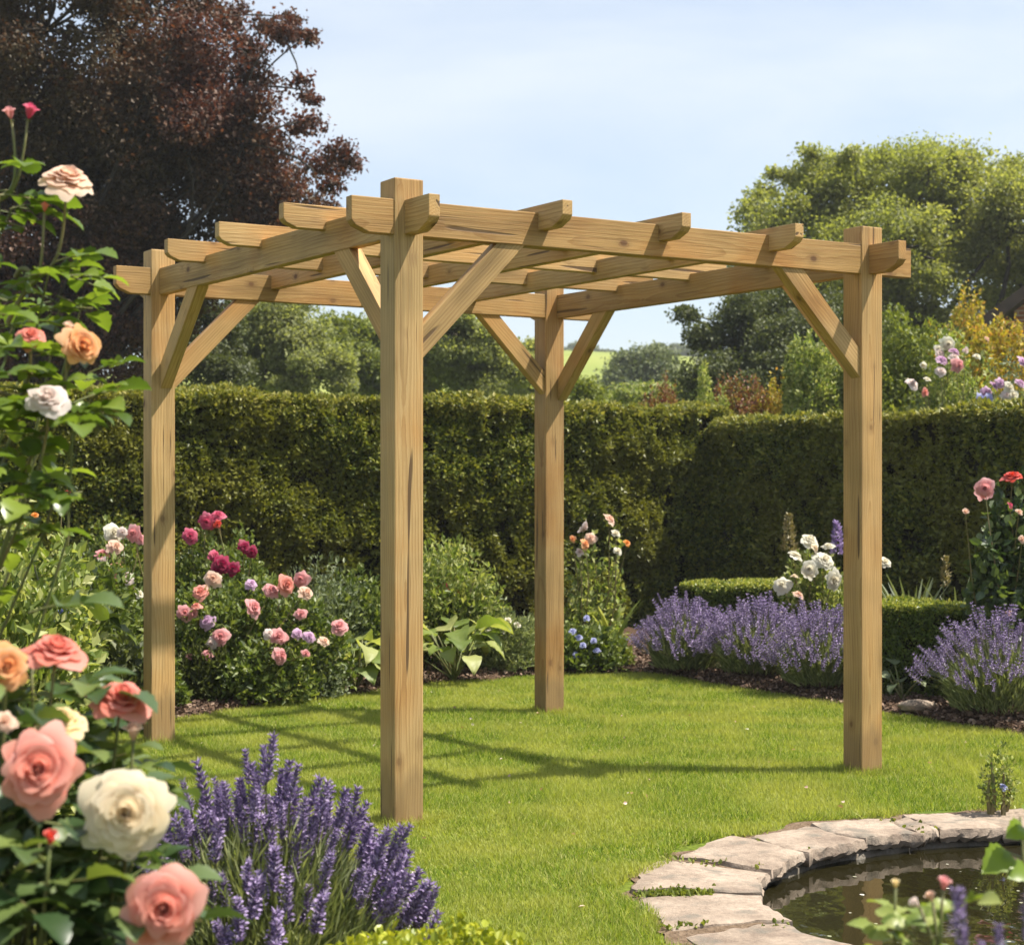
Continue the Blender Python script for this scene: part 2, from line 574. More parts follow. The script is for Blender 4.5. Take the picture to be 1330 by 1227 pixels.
def bloom_mesh(kind, idx, colour):
    k = (kind, idx, colour)
    if k not in _mesh:
        src = {'hi': ROSE_HI, 'lo': ROSE_LO, 'bud': ROSE_BUD}[kind]
        _mesh[k] = src[idx % len(src)].mesh('rose_bloom', PET[colour], True)
    return _mesh[k]


def calyx_mesh():
    if 'calyx' not in _mesh:
        g = Geo()
        a = np.linspace(-.55, .02, 7)
        rad = .15 * np.sin(np.linspace(.25, 2.6, 7)) + .04
        g.tube([(0, 0, z) for z in a], rad, 8)
        for k in range(5):
            ph = k * 1.2566
            pts = []
            for i, w in enumerate((.09, .13, .09, .02)):
                s = i / 3
                rr, z = .10 + .62 * s, .02 - .05 * s - .30 * s * s
                c = np.array([math.cos(ph), math.sin(ph)])
                t = np.array([-c[1], c[0]])
                for sg in (-1, 1):
                    q = c * rr + t * w * sg
                    pts.append((q[0], q[1], z))
            F = []
            for i in range(3):
                b = 2 * i
                F += [(b, b + 1, b + 3), (b, b + 3, b + 2)]
            g.add(pts, F)
        _mesh['calyx'] = g.mesh('calyx', M_STEM, True)
    return _mesh['calyx']


def orient(o, face, roll=0.):
    q = Vector(face).normalized().to_track_quat('Z', 'Y')
    o.rotation_mode = 'QUATERNION'
    o.rotation_quaternion = q @ Matrix.Rotation(roll, 4, 'Z').to_quaternion()


def bloom(parent, pos, diam, face, colour, kind='lo', idx=0, label=None, calyx=False, squash=1.):
    o = link('flower_bud' if kind == 'bud' else 'flower', bloom_mesh(kind, idx, colour), parent)
    o.location = Vector([float(v) for v in pos]) - parent.location
    orient(o, face, random.uniform(0, 6.28))
    s = diam / 2
    o.scale = (s, s, s * squash)
    if label:
        o['label'] = label
    if calyx:
        c = link('calyx', calyx_mesh(), o)
    return o


def curve(p0, p1, bend=.1, n=9, sag=0.):
    p0, p1 = np.asarray(p0, float), np.asarray(p1, float)
    L = np.linalg.norm(p1 - p0)
    k = RNG.normal(size=3) * bend * L
    k[2] = abs(k[2]) * .3 - sag * L
    t = np.linspace(0, 1, n)[:, None]
    ph = RNG.uniform(0, 6.28)
    w = np.stack([np.sin(t[:, 0] * 9 + ph), np.cos(t[:, 0] * 7 + ph), 0 * t[:, 0]], 1) * .012 * L
    return p0 + (p1 - p0) * t + k * (t * (1 - t) * 4) * .5 + w * (t * (1 - t) * 4)


def compound_leaf(g, base, d, size, mat=0, nl=2, tpl=None):
    """pinnate rose leaf: pairs of leaflets along a stalk plus one at the tip"""
    tpl = tpl or T_ROSELEAF
    d = nrm(np.asarray(d, float))
    side = nrm(np.cross(d, [0, 0, 1.]) + 1e-6)
    up = np.cross(side, d)
    L = size * 1.55
    pts = np.array([base + d * L * t - np.array([0, 0, .18]) * L * t * t for t in np.linspace(0, 1, 5)])
    g.tube(pts, np.linspace(.0016, .0009, 5) * size / .045, 4, 1, False)
    P, Y, Z, sc = [pts[-1]], [d + np.array([0, 0, -.35])], [up + RNG.normal(size=3) * .25], [size * 1.1]
    for k in range(nl):
        q = pts[2 + k] if nl > 1 else pts[2]
        for sg in (-1, 1):
            P.append(q)
            Y.append(d * .55 + side * sg + RNG.normal(size=3) * .12 + np.array([0, 0, -.1]))
            Z.append(up + RNG.normal(size=3) * .3)
            sc.append(size * RNG.uniform(.75, .98))
    g.inst(tpl, P, frames(Y, np.array(Z)), np.array(sc), mat)


# ================================================================ CAMERA, LIGHT, SKY
cam = bpy.data.objects.new('camera', bpy.data.cameras.new('camera'))
COL.objects.link(cam)
S.camera = cam
cam.location = (0, 0, CAMZ)
cam.rotation_euler = (math.pi / 2, 0, 0)
cam.data.sensor_width = 36
cam.data.lens = 36 * FPX / 1330
cam.data.shift_y = (HY - 613.5) / 1330
cam.data.clip_start = .05
cam.data.clip_end = 3000
cam.data.dof.use_dof = True
cam.data.dof.focus_distance = 5.6
cam.data.dof.aperture_fstop = 7.4

EL, AZ = math.radians(60), math.radians(91)
sdir = Vector((math.sin(AZ) * math.cos(EL), math.cos(AZ) * math.cos(EL), math.sin(EL)))
sun = bpy.data.objects.new('sun', bpy.data.lights.new('sun', 'SUN'))
COL.objects.link(sun)
sun.data.energy = 5.0
sun.data.angle = math.radians(.7)
sun.data.color = (1, .94, .83)
sun.rotation_mode = 'QUATERNION'
sun.rotation_quaternion = sdir.to_track_quat('Z', 'Y')
sun.location = (8, 2, 12)

W = bpy.data.worlds.new('World')
S.world = W
W.use_nodes = True
nt = W.node_tree
nt.nodes.clear()
wo = N(nt, 'ShaderNodeOutputWorld')
bg = N(nt, 'ShaderNodeBackground', Strength=.088)
sky = N(nt, 'ShaderNodeTexSky', sky_type='NISHITA')
sky.sun_disc = False
sky.sun_elevation = EL
sky.sun_rotation = AZ
sky.air_density = 1.0
sky.dust_density = 1.2
sky.ozone_density = 1.2
tc = N(nt, 'ShaderNodeTexCoord')
mp = N(nt, 'ShaderNodeMapping')
mp.inputs['Scale'].default_value = (1.0, 1.0, 3.2)
nt.links.new(tc.outputs['Generated'], mp.inputs['Vector'])
cl = N(nt, 'ShaderNodeTexNoise', Scale=2.3, Detail=6., Roughness=.55, Distortion=.4)
nt.links.new(mp.outputs[0], cl.inputs['Vector'])
cf = ramp(nt, cl.outputs['Fac'], [(.30, (.16, .16, .16, 1)), (.70, (.85, .85, .85, 1))])
skc = mixc(nt, cf, sky.outputs[0], (5.0, 5.4, 5.9, 1))
nt.links.new(skc, bg.inputs['Color'])
nt.links.new(bg.outputs[0], wo.inputs[0])

S.view_settings.view_transform = 'Standard'
S.view_settings.look = 'None'
S.view_settings.exposure = 1.05
S.view_settings.gamma = 1.0
S.render.engine = 'CYCLES'
S.cycles.use_denoising = True
S.cycles.max_bounces = 8
S.cycles.transparent_max_bounces = 8
S.cycles.caustics_reflective = False
S.cycles.caustics_refractive = False

# ================================================================ GROUND
POND = np.array([2.2, 5.2])
RX, RY = 1.83, 1.48          # outer edge of the coping
IX, IY = 1.445, 1.12          # water edge

# lawn edge against the beds, left to right (metres)
EDGE = np.array([(-9, 5.2), (-5.2, 6.6), (-3.6, 7.3), (-2.7, 8.35), (-1.9, 9.1), (-1.48, 9.75), (-1.08, 10.24), (-.51, 10.83), (.13, 11.3),
                 (.70, 11.5), (.98, 11.42), (1.38, 10.7), (1.78, 10.0), (2.17, 9.33), (2.6, 8.6), (3.4, 7.5), (4.6, 6.2), (6, 5.2), (9, 4)])


def edge_y(x):
    return np.interp(x, EDGE[:, 0], EDGE[:, 1])


def rough_edge(x):
    return edge_y(x) + .035 * np.sin(x * 9) + .025 * np.sin(x * 23 + 1)


m, nt, out = newmat('turf')
tcn = N(nt, 'ShaderNodeTexCoord')
n1 = N(nt, 'ShaderNodeTexNoise', Scale=1.1, Detail=6.)
n2 = N(nt, 'ShaderNodeTexNoise', Scale=60., Detail=4.)
nt.links.new(tcn.outputs['Object'], n1.inputs['Vector'])
nt.links.new(tcn.outputs['Object'], n2.inputs['Vector'])
c1 = ramp(nt, n1.outputs['Fac'], [(.3, (.075, .115, .014, 1)), (.7, (.14, .17, .025, 1))])
c2 = ramp(nt, n2.outputs['Fac'], [(.3, (.5, .5, .45, 1)), (.7, (1.2, 1.2, 1.1, 1))])
cc = mixc(nt, 1., c1, c2, 'MULTIPLY')
pb = N(nt, 'ShaderNodeBsdfPrincipled', Roughness=.9)
pb.inputs['Specular IOR Level'].default_value = .1
nt.links.new(cc, pb.inputs['Base Color'])
nt.links.new(pb.outputs[0], out.inputs[0])
M_TURF = m

g = Geo()
th = np.linspace(0, 2 * math.pi, 97)[:-1]
rings = [1.0, 1.03, 1.3, 2, 3.2, 5, 9, 20, 60, 150, 320]
V = []
for s in rings:
    ax, ay = RX - .22 + (s - 1) * 1.9, RY - .22 + (s - 1) * 1.9
    V.append(np.stack([POND[0] + ax * np.cos(th), POND[1] + ay * np.sin(th), np.zeros(96)], 1))
F = []
for i in range(len(rings) - 1):
    for k in range(96):
        a, b = i * 96 + k, i * 96 + (k + 1) % 96
        F += [(a, a + 96, b + 96), (a, b + 96, b)]
g.add(np.concatenate(V), F)
tag(g.build('lawn', M_TURF), 'mown green lawn running from the pond to the flower borders', 'lawn', kind='structure')

# soil of the borders, one gently raised sheet
M_SOIL = plainmat('bed_soil', (.045, .028, .018), .95, (.10, .062, .040), 26., .9, 60., .1)
xs = np.linspace(-9, 9, 300)
rows = np.array([0, .05, .2, .6, 1.4, 3, 6, 10])
hz = np.array([-.01, .015, .035, .05, .06, .06, .06, .06])
V = np.array([(x, rough_edge(x) + r_, h + (.012 * math.sin(x * 31 + i * 2) if i > 1 else 0)) for x in xs for i, (r_, h) in enumerate(zip(rows, hz))])
F = []
for i in range(len(xs) - 1):
    for k in range(len(rows) - 1):
        a = i * 8 + k
        F += [(a, a + 8, a + 9), (a, a + 9, a + 1)]
g = Geo()
g.add(V, F)
tag(g.build('flower_bed', M_SOIL, smooth=True), 'bare brown soil of the borders between the lawn and the hedges', 'soil', kind='structure')

# bark chips on the soil
M_CHIP = leafmat('bark_chip', [(.05, .028, .018), (.11, .065, .042), (.20, .13, .09), (.30, .22, .16)], rough=.9, trans=0.)
n = 16000
x = RNG.uniform(-3.2, 4.2, n)
y = rough_edge(x) + np.abs(RNG.normal(size=n)) * .55 + .0
zc = np.interp(y - edge_y(x), rows, hz) + .012
g = Geo()
Yd = rdir(n)
Yd[:, 2] *= .3
g.inst(T_WIDE, np.stack([x, y, zc], 1), frames(Yd, rdir(n, 1.5)), np.stack([RNG.uniform(.5, 1.2, n), np.ones(n), np.ones(n)], 1) * RNG.uniform(.012, .04, n)[:, None])
tag(g.build('bark_mulch', M_CHIP), 'brown bark chips scattered over the border soil', 'mulch', kind='stuff')

# grass
def in_pond(x, y, grow=0.):
    return ((x - POND[0]) / (RX + grow)) ** 2 + ((y - POND[1]) / (RY + grow)) ** 2 < 1


n = 1450000
d = 3.4 + 8.6 * RNG.random(n) ** 1.25
x = RNG.uniform(-1, 1, n) * (d * .40 + .6)
ok = (d < rough_edge(x) + .02) & ~in_pond(x, d, .0 + .045 * np.sin(np.arctan2(d - POND[1], x - POND[0]) * 17))
x, d = x[ok], d[ok]
P = np.stack([x, d, np.zeros(len(x))], 1)
lf = wob(P, .9, 5)
hgt = RNG.uniform(.014, .036, len(x)) * (1 + .30 * wob(P, 2.2, 6))
for iu in (0, 1):
    for iv in (0, 1):
        q_ = np.array([-.412, 6.375]) + np.array([.858, .515]) * 2.29 * iu + np.array([-.552, .834]) * 2.385 * iv
        nb_ = np.hypot(x - q_[0], d - q_[1]) < .125
        hgt[nb_] *= RNG.uniform(1.1, 2.1, nb_.sum())
nearpond = ((x - POND[0]) / RX) ** 2 + ((d - POND[1]) / RY) ** 2 < 1.10
hgt[nearpond] *= RNG.uniform(.8, 1.5, nearpond.sum())
dirs = RNG.normal(size=(len(x), 3)) * .48
dirs[:, 2] = 1
dirs[:, 0] += .25 * wob(P, 1.5, 8)
wd = RNG.uniform(.0022, .0042, len(x)) * np.clip(d / 6, .8, 1.6)
# taller tufts round the feet of the posts, where the mower cannot reach
for iu in (0, 1):
    for iv in (0, 1):
        q_ = np.array([-.412, 6.375]) + np.array([.858, .515]) * (2.29 * iu - .03 * iu * iv) + np.array([-.552, .834]) * 2.385 * iv
        m_ = 900
        a_, r_ = RNG.uniform(0, 6.28, m_), .070 + np.abs(RNG.normal(size=m_)) * .035
        x = np.concatenate([x, q_[0] + r_ * np.cos(a_)])
        d = np.concatenate([d, q_[1] + r_ * np.sin(a_)])
        hgt = np.concatenate([hgt, RNG.uniform(.018, .052, m_)])
        wd = np.concatenate([wd, RNG.uniform(.003, .0045, m_)])
        dd_ = RNG.normal(size=(m_, 3)) * .4
        dd_[:, 2] = 1
        dirs = np.concatenate([dirs, dd_])
P = np.stack([x, d, np.zeros(len(x))], 1)
zz = rdir(len(x))
near = d < 6.6
g = Geo()
for sel, T in ((near, T_BLADE), (~near, T_TRI)):
    g.inst(T, P[sel], frames(dirs[sel], zz[sel]), np.stack([wd[sel], hgt[sel], hgt[sel]], 1))
tag(g.build('grass', M_GRASS), 'short green grass blades of the lawn', 'grass', kind='stuff')

n = 130
d_ = RNG.uniform(4.6, 10.5, n)
x_ = RNG.uniform(-.34, .34, n) * d_
ok = (d_ < edge_y(x_) - .05) & ~in_pond(x_, d_, .1)
P = np.stack([x_, d_, np.full(n, .022)], 1)[ok]
Yd = rdir(len(P))
Yd[:, 2] *= .2
g = Geo()
g.inst(T_WIDE, P, frames(Yd, rdir(len(P), 2.)), RNG.uniform(.010, .024, len(P)))
tag(g.build('fallen_petals', leafmat('fallen_petal', [(.62, .52, .42), (.55, .34, .30), (.30, .20, .08), (.66, .62, .54)], trans=.2)),
    'pale fallen petals and dry leaves lying on the lawn', 'petals', kind='stuff')

# ================================================================ POND
def stone_mat():
    m, nt, out = newmat('sandstone')
    L = nt.links.new
    tc = N(nt, 'ShaderNodeTexCoord')
    oi = N(nt, 'ShaderNodeObjectInfo')
    ad = N(nt, 'ShaderNodeVectorMath', operation='ADD')
    L(tc.outputs['Object'], ad.inputs[0])
    ml = N(nt, 'ShaderNodeVectorMath', operation='MULTIPLY')
    L(oi.outputs['Random'], ml.inputs[0])
    ml.inputs[1].default_value = (13, 29, 7)
    L(ml.outputs[0], ad.inputs[1])
    n1 = N(nt, 'ShaderNodeTexNoise', Scale=5., Detail=8., Roughness=.65)
    n2 = N(nt, 'ShaderNodeTexNoise', Scale=45., Detail=6., Roughness=.7)
    n3 = N(nt, 'ShaderNodeTexNoise', Scale=9., Detail=4.)
    for q in (n1, n2, n3):
        L(ad.outputs[0], q.inputs['Vector'])
    c = ramp(nt, n1.outputs['Fac'], [(.28, (.17, .125, .095, 1)), (.48, (.30, .235, .18, 1)), (.7, (.41, .33, .26, 1))])
    c = mixc(nt, .6, c, ramp(nt, n2.outputs['Fac'], [(.3, (.55, .53, .52, 1)), (.55, (1, 1, 1, 1)), (.8, (1.15, 1.12, 1.05, 1))]), 'MULTIPLY')
    dirt = ramp(nt, n3.outputs['Fac'], [(.55, (0, 0, 0, 1)), (.68, (.75, .75, .75, 1))])
    c = mixc(nt, dirt, c, (.15, .135, .11, 1))
    b = N(nt, 'ShaderNodeBsdfPrincipled', Roughness=.85)
    b.inputs['Specular IOR Level'].default_value = .25
    L(c, b.inputs['Base Color'])
    h = N(nt, 'ShaderNodeMath', operation='ADD')
    L(n1.outputs['Fac'], h.inputs[0])
    L(n2.outputs['Fac'], h.inputs[1])
    bp = N(nt, 'ShaderNodeBump', Strength=.7, Distance=.012)
    L(h.outputs[0], bp.inputs['Height'])
    L(bp.outputs[0], b.inputs['Normal'])
    L(b.outputs[0], out.inputs[0])
    return m


M_STONE = stone_mat()


def coping(ao, ai, label, ri=0., ro=0., dz=0., seed=0, thick=.050):
    """flat slab over one arc of the rim; a in degrees round the pond centre"""
    r = np.random.default_rng(seed)
    nt_, nr = 16, 9
    AO, AI = np.radians(np.linspace(*ao, nt_)), np.radians(np.linspace(*ai, nt_))
    T = np.linspace(0, 1, nr)
    top = np.zeros((nt_, nr, 3))
    for i in range(nt_):
        for k in range(nr):
            s = T[k]
            a = AI[i] + (AO[i] - AI[i]) * s + math.radians(.7) * math.sin(s * 5 + seed) * (1 if i in (0, nt_ - 1) else .6)
            ix, iy = IX + ri, IY + ri
            ox, oy = RX + ro, RY + ro
            wv = .010 * math.sin(AO[i] * 13 + seed * 1.7) + .006 * math.sin(AO[i] * 37 + seed) + .004 * math.sin(AO[i] * 91)
            ax = ix + (ox - ix) * s + wv * (1 if k in (0, nr - 1) else .5)
            ay = iy + (oy - iy) * s + wv * (1 if k in (0, nr - 1) else .5)
            top[i, k] = (POND[0] + ax * math.cos(a), POND[1] + ay * math.sin(a), 0)
    zt = .018 + dz + .0025 * wob(top.reshape(-1, 3), 4., seed).reshape(nt_, nr) + r.normal() * .003
    tiltv = r.normal() * .006
    zt += (np.linspace(-1, 1, nt_) * tiltv)[:, None]
    top[..., 2] = zt
    # shoulders, then sides
    ctr = top.reshape(-1, 3).mean(0)
    loop = [(i, 0) for i in range(nt_)] + [(nt_ - 1, k) for k in range(1, nr)] + [(i, nr - 1) for i in range(nt_ - 2, -1, -1)] + [(0, k) for k in range(nr - 2, 0, -1)]
    for i, k in loop:
        top[i, k, 2] -= .001 + .004 * r.random()
    Vt = top.reshape(-1, 3)
    F = []
    for i in range(nt_ - 1):
        for k in range(nr - 1):
            a = i * nr + k
            F += [(a, a + nr, a + nr + 1), (a, a + nr + 1, a + 1)]
    rim = np.array([top[i, k] for i, k in loop])
    nl = len(loop)
    layers = []
    for q, (dn, outw) in enumerate(((.006, .005), (.028, .009), (thick * .7, .004), (thick, -.012))):
        L_ = rim.copy()
        dv = nrm((rim - ctr) * [1, 1, 0])
        L_ += dv * (outw + (r.normal(size=nl) * .003)[:, None])
        L_[:, 2] = rim[:, 2] - dn + r.normal(size=nl) * .003
        layers.append(L_)
    base = len(Vt)
    allv = np.concatenate([Vt] + layers)
    prev = np.array([i * nr + k for i, k in loop])
    for q in range(4):
        cur = base + q * nl + np.arange(nl)
        for j in range(nl):
            j2 = (j + 1) % nl
            F += [(prev[j], cur[j], cur[j2]), (prev[j], cur[j2], prev[j2])]
        prev = cur
    cen = len(allv)
    allv = np.concatenate([allv, [[ctr[0], ctr[1], layers[-1][:, 2].mean()]]])
    for j in range(nl):
        F.append((prev[j], cen, prev[(j + 1) % nl]))
    bm = bmesh.new()
    vs = [bm.verts.new(v - ctr) for v in allv]
    for f in F:
        try:
            bm.faces.new([vs[q] for q in f])
        except ValueError:
            pass
    bmesh.ops.recalc_face_normals(bm, faces=bm.faces)
    me = bpy.data.meshes.new('coping_stone')
    bm.to_mesh(me)
    bm.free()
    me.materials.append(M_STONE)
    o = link('coping_stone', me, None, ctr)
    me.polygons.foreach_set('use_smooth', np.ones(len(me.polygons), bool))
    me.set_sharp_from_angle(angle=math.radians(32))
    return tag(o, label, 'paving stone', 'flat stones edging the pond')


STONES = [
    ((92, 106.3), (92, 105.4), 'pale stone slab at the right end of the pond edging, beside the tuft of weed', .0, -.05, .0),
    ((107.0, 113.0), (106.2, 116.2), 'pale grey-lipped slab at the far side of the pond, right of the narrow wedged stone', .0, -.07, .004),
    ((113.6, 116.0), (117, 120.2), 'narrow stone wedged between two wide slabs at the far side of the pond', .02, -.10, -.004),
    ((116.6, 129.3), (121, 131), 'wide rough-edged slab just left of the narrow wedged stone of the pond edging', .0, -.09, .003),
    ((130.0, 141.4), (131.6, 145.3), 'grey slab in the middle of the far curve of the pond edging', .0, -.09, .0),
    ((142.2, 156.4), (146, 159.2), 'long pale slab whose front edge shows most above the water, left curve of pond', .0, -.04, .005),
    ((157.3, 176.6), (160, 177.0), 'leftmost slab of the pond edging, just beyond the mossy joint', .0, .0, .0),
    ((178.0, 193.2), (177.9, 192.6), 'broad brownish slab just in front of the mossy joint of the pond edging', -.01, -.03, -.003),
    ((194.4, 221), (193.8, 221), 'nearest stone of the pond edging, cut by the bottom edge of the photo', .0, -.04, -.002),
]
for k, (ao, ai, lab, ri, ro, dz) in enumerate(STONES):
    coping(ao, ai, lab, ri, ro, dz, 40 + k)
for k, (a0, a1) in enumerate(((222, 244), (62, 91), (31, 61), (3, 30), (339, 362))):
    coping((a0, a1), (a0, a1), 'slab of the pond edging beyond the edges of the photo', 0, -.04, 0, 70 + k)

g = Geo()
V, F = [], []
for k in range(192):
    a = k * 2 * math.pi / 192
    o_ = .01 + .035 * math.sin(a * 7) * math.sin(a * 3) + .02 * math.sin(a * 29) + .012 * RNG.normal()
    V += [(POND[0] + (IX + .06) * math.cos(a), POND[1] + (IY + .06) * math.sin(a), .004), (POND[0] + (RX + o_) * math.cos(a), POND[1] + (RY + o_) * math.sin(a), .005)]
for k in range(192):
    a, b = 2 * k, 2 * ((k + 1) % 192)
    F += [(a, a + 1, b + 1), (a, b + 1, b)]
g.add(V, F)
tag(g.build('soil', plainmat('dry_soil', (.10, .065, .04), .95, (.20, .145, .10), 30., .9, 60., .1)), 'thin line of dry bare soil round the pond edging', 'soil', kind='structure')

# moss in the joints, stone-lined wall and dark water
g = Geo()
n = 1200
aa = np.radians(RNG.choice([177.3, 158, 143.5, 193.6, 130.3, 118], n, p=[.66, .05, .05, .14, .06, .04]) + RNG.normal(size=n) * .9)
s = RNG.random(n)
px_ = POND[0] + (IX + (RX - IX) * s) * np.cos(aa)
py_ = POND[1] + (IY + (RY - IY) * s) * np.sin(aa)
keep = wob(np.stack([px_, py_, 0 * px_], 1), 4., 9) > -.1
P = np.stack([px_, py_, np.full(n, .012)], 1)[keep]
g.inst(T_WIDE, P, frames(rdir(len(P), .8), rdir(len(P))), RNG.uniform(.008, .022, len(P)))
tag(g.build('moss', M_LIME), 'green moss growing in the joints of the pond edging', 'moss', kind='stuff')

g = Geo()
V, F = [], []
prof = [(.20, -.012), (.03, -.036), (.02, -.10), (-.05, -.5), (-.6, -.62)]
for o_, z in prof:
    for k in range(96):
        w = .012 * math.sin(th[k] * 19) + .01 * math.sin(th[k] * 43)
        V.append((POND[0] + (IX + o_ + w) * math.cos(th[k]), POND[1] + (IY + o_ + w) * math.sin(th[k]), z))
for i in range(len(prof) - 1):
    for k in range(96):
        a, b = i * 96 + k, i * 96 + (k + 1) % 96
        F += [(a, b, b + 96), (a, b + 96, a + 96)]
g.add(V, F)
M_WALLWET = plainmat('wet_stone', (.06, .05, .035), .55, (.13, .105, .075), 14., .9, 30.)
tag(g.build('pond_basin', M_WALLWET, smooth=True), 'wet stone lining of the garden pond', 'pond wall', kind='structure')

m, nt, out = newmat('pond_water')
b = N(nt, 'ShaderNodeBsdfPrincipled', Roughness=.02, IOR=1.33)
b.inputs['Base Color'].default_value = (.014, .012, .0045, 1)
b.inputs['Specular IOR Level'].default_value = .9
tcn = N(nt, 'ShaderNodeTexCoord')
mpn = N(nt, 'ShaderNodeMapping')
mpn.inputs['Scale'].default_value = (1, .6, 1)
nt.links.new(tcn.outputs['Object'], mpn.inputs['Vector'])
nn = N(nt, 'ShaderNodeTexNoise', Scale=6., Detail=3.)
nt.links.new(mpn.outputs[0], nn.inputs['Vector'])
bp = N(nt, 'ShaderNodeBump', Strength=.06, Distance=.05)
nt.links.new(nn.outputs['Fac'], bp.inputs['Height'])
nt.links.new(bp.outputs[0], b.inputs['Normal'])
nt.links.new(b.outputs[0], out.inputs[0])
g = Geo()
V = [(POND[0], POND[1], -.054)] + [(POND[0] + (IX + .03) * math.cos(a), POND[1] + (IY + .03) * math.sin(a), -.054) for a in th]
g.add(V, [(0, 1 + k, 1 + (k + 1) % 96) for k in range(96)])
tag(g.build('water', m), 'dark olive-brown still water of the garden pond', 'water', kind='structure')
g = Geo()
n = 90
a = RNG.uniform(0, 6.28, n)
s = np.sqrt(RNG.random(n)) * .93
P = np.stack([POND[0] + IX * s * np.cos(a), POND[1] + IY * s * np.sin(a), np.full(n, -.051)], 1)
Yd = rdir(n)
Yd[:, 2] = 0
g.inst(T_WIDE, P, frames(Yd, np.tile([0, 0, 1.], (n, 1))), np.stack([np.ones(n), np.ones(n), np.full(n, .1)], 1) * RNG.uniform(.006, .022, n)[:, None])
tag(g.build('floating_litter', leafmat('petal_litter', [(.5, .45, .35), (.2, .22, .1), (.6, .55, .5)], trans=.1)),
    'pale petals and bits of leaf floating on the pond', 'leaf litter', kind='stuff')

# thin summer haze filling the valley
bm = bmesh.new()
bmesh.ops.create_cube(bm, size=1)
for v_ in bm.verts:
    v_.co = Vector((v_.co.x * 1300, v_.co.y * 1300, -2.0 if v_.co.z < 0 else 30.0))
me = bpy.data.meshes.new('haze')
bm.to_mesh(me)
bm.free()
m, nt, out = newmat('summer_haze')
pv = N(nt, 'ShaderNodeVolumePrincipled', Density=HAZE, Anisotropy=.2)
pv.inputs['Color'].default_value = (.93, .96, 1, 1)
nt.links.new(pv.outputs[0], out.inputs['Volume'])
me.materials.append(m)
tag(link('haze', me), 'thin pale summer haze lying over the garden and the far fields', 'haze', kind='stuff')

# ================================================================ PERGOLA
UV = np.array([(1.96, 1.18), (-1.316, 1.99)])
u = np.array([.8572, .5150])
v = np.array([-.5519, .8339])
w_ = np.array([-.5150, .8572])   # square to u; the frame itself is a little out of square
FRONT = np.array([-.412, 6.375])
LU, LV = 2.29, 2.385
pg = root('pergola', (*(FRONT + u * LU / 2 + v * LV / 2), 0), 'square wooden pergola of four posts and crossed rafters on the lawn', 'pergola')
PC = Vector(pg.location)
UROT, VROT = math.atan2(u[1], u[0]), math.atan2(v[1], v[0])


def place(o, p, rot):
    o.location = Vector((float(p[0]), float(p[1]), float(p[2]))) - PC
    o.rotation_euler = rot
    return o


POST = .120
for iu, iv, top in ((0, 0, 2.405), (1, 0, 2.405), (0, 1, 2.415), (1, 1, 2.40)):
    b_ = FRONT + u * LU * iu + v * LV * iv - u * (.032 if iu and iv else 0)
    h = top + .03
    o = prism('post', [(-h / 2, -POST / 2), (h / 2, -POST / 2), (h / 2, POST / 2), (-h / 2, POST / 2)], POST, WOOD, pg, .005)
    o.rotation_mode = 'XYZ'
    # local x (grain) stands up
    R = Matrix(((0, u[0], w_[0]), (0, u[1], w_[1]), (1, 0, 0)))
    o.rotation_euler = R.to_euler()
    o.location = Vector((float(b_[0]), float(b_[1]), top - h / 2)) - PC


def timber(name, start, end_, dirv, rot, off, z0, h, thick, cut=.0, curved=False):
    """start/end measured along dirv from the front post centre; off = sideways base point"""
    L = end_ - start
    a = L / 2
    b = -h / 2
    left = [(-a, b + cut * .55), (-a + cut * .22, b + cut * .30), (-a + cut * .95, b)] if cut else [(-a, b)]
    right = [(a - cut * .95, b), (a - cut * .22, b + cut * .30), (a, b + cut * .55)] if cut and not curved else [(a, b)]
    prof = left + right + [(a, h / 2), (-a, h / 2)]
    o = prism(name, prof, thick, WOOD, pg, .003)
    p = off + dirv * (start + end_) / 2
    return place(o, (p[0], p[1], z0 + h / 2), (0, 0, rot))


TH = .047
inset = POST / 2 - TH / 2 - .004
# deep beams along u (front and back), set just inside the outer face of the posts
timber('beam', -.235, LU + .235, u, UROT, FRONT - v * inset, 2.195, .130, TH, .075, True)
timber('beam', -.235, LU + .235, u, UROT, FRONT + v * (LV - inset), 2.195, .130, TH, .075, True)
# deep beams along v (left and right), through the middle of the posts
timber('beam', -.235, LV + .235, v, VROT, FRONT + v * 0 + u * .002, 2.197, .127, TH, .085)
timber('beam', -.235, LV + .235, v, VROT, FRONT + u * (LU + .002), 2.197, .127, TH, .085)
# lighter rafters both ways, halved over each other
for k in (1, 2, 3):
    timber('rafter', -.215 + .012 * (k % 2), LU + .21, u, UROT, FRONT + v * (LV * k / 4), 2.292, .096, TH, .06)
    timber('rafter', -.205 - .012 * (k % 2), LV + .21, v, VROT, FRONT + u * (LU * k / 4 + .015), 2.258, .097, TH, .075)


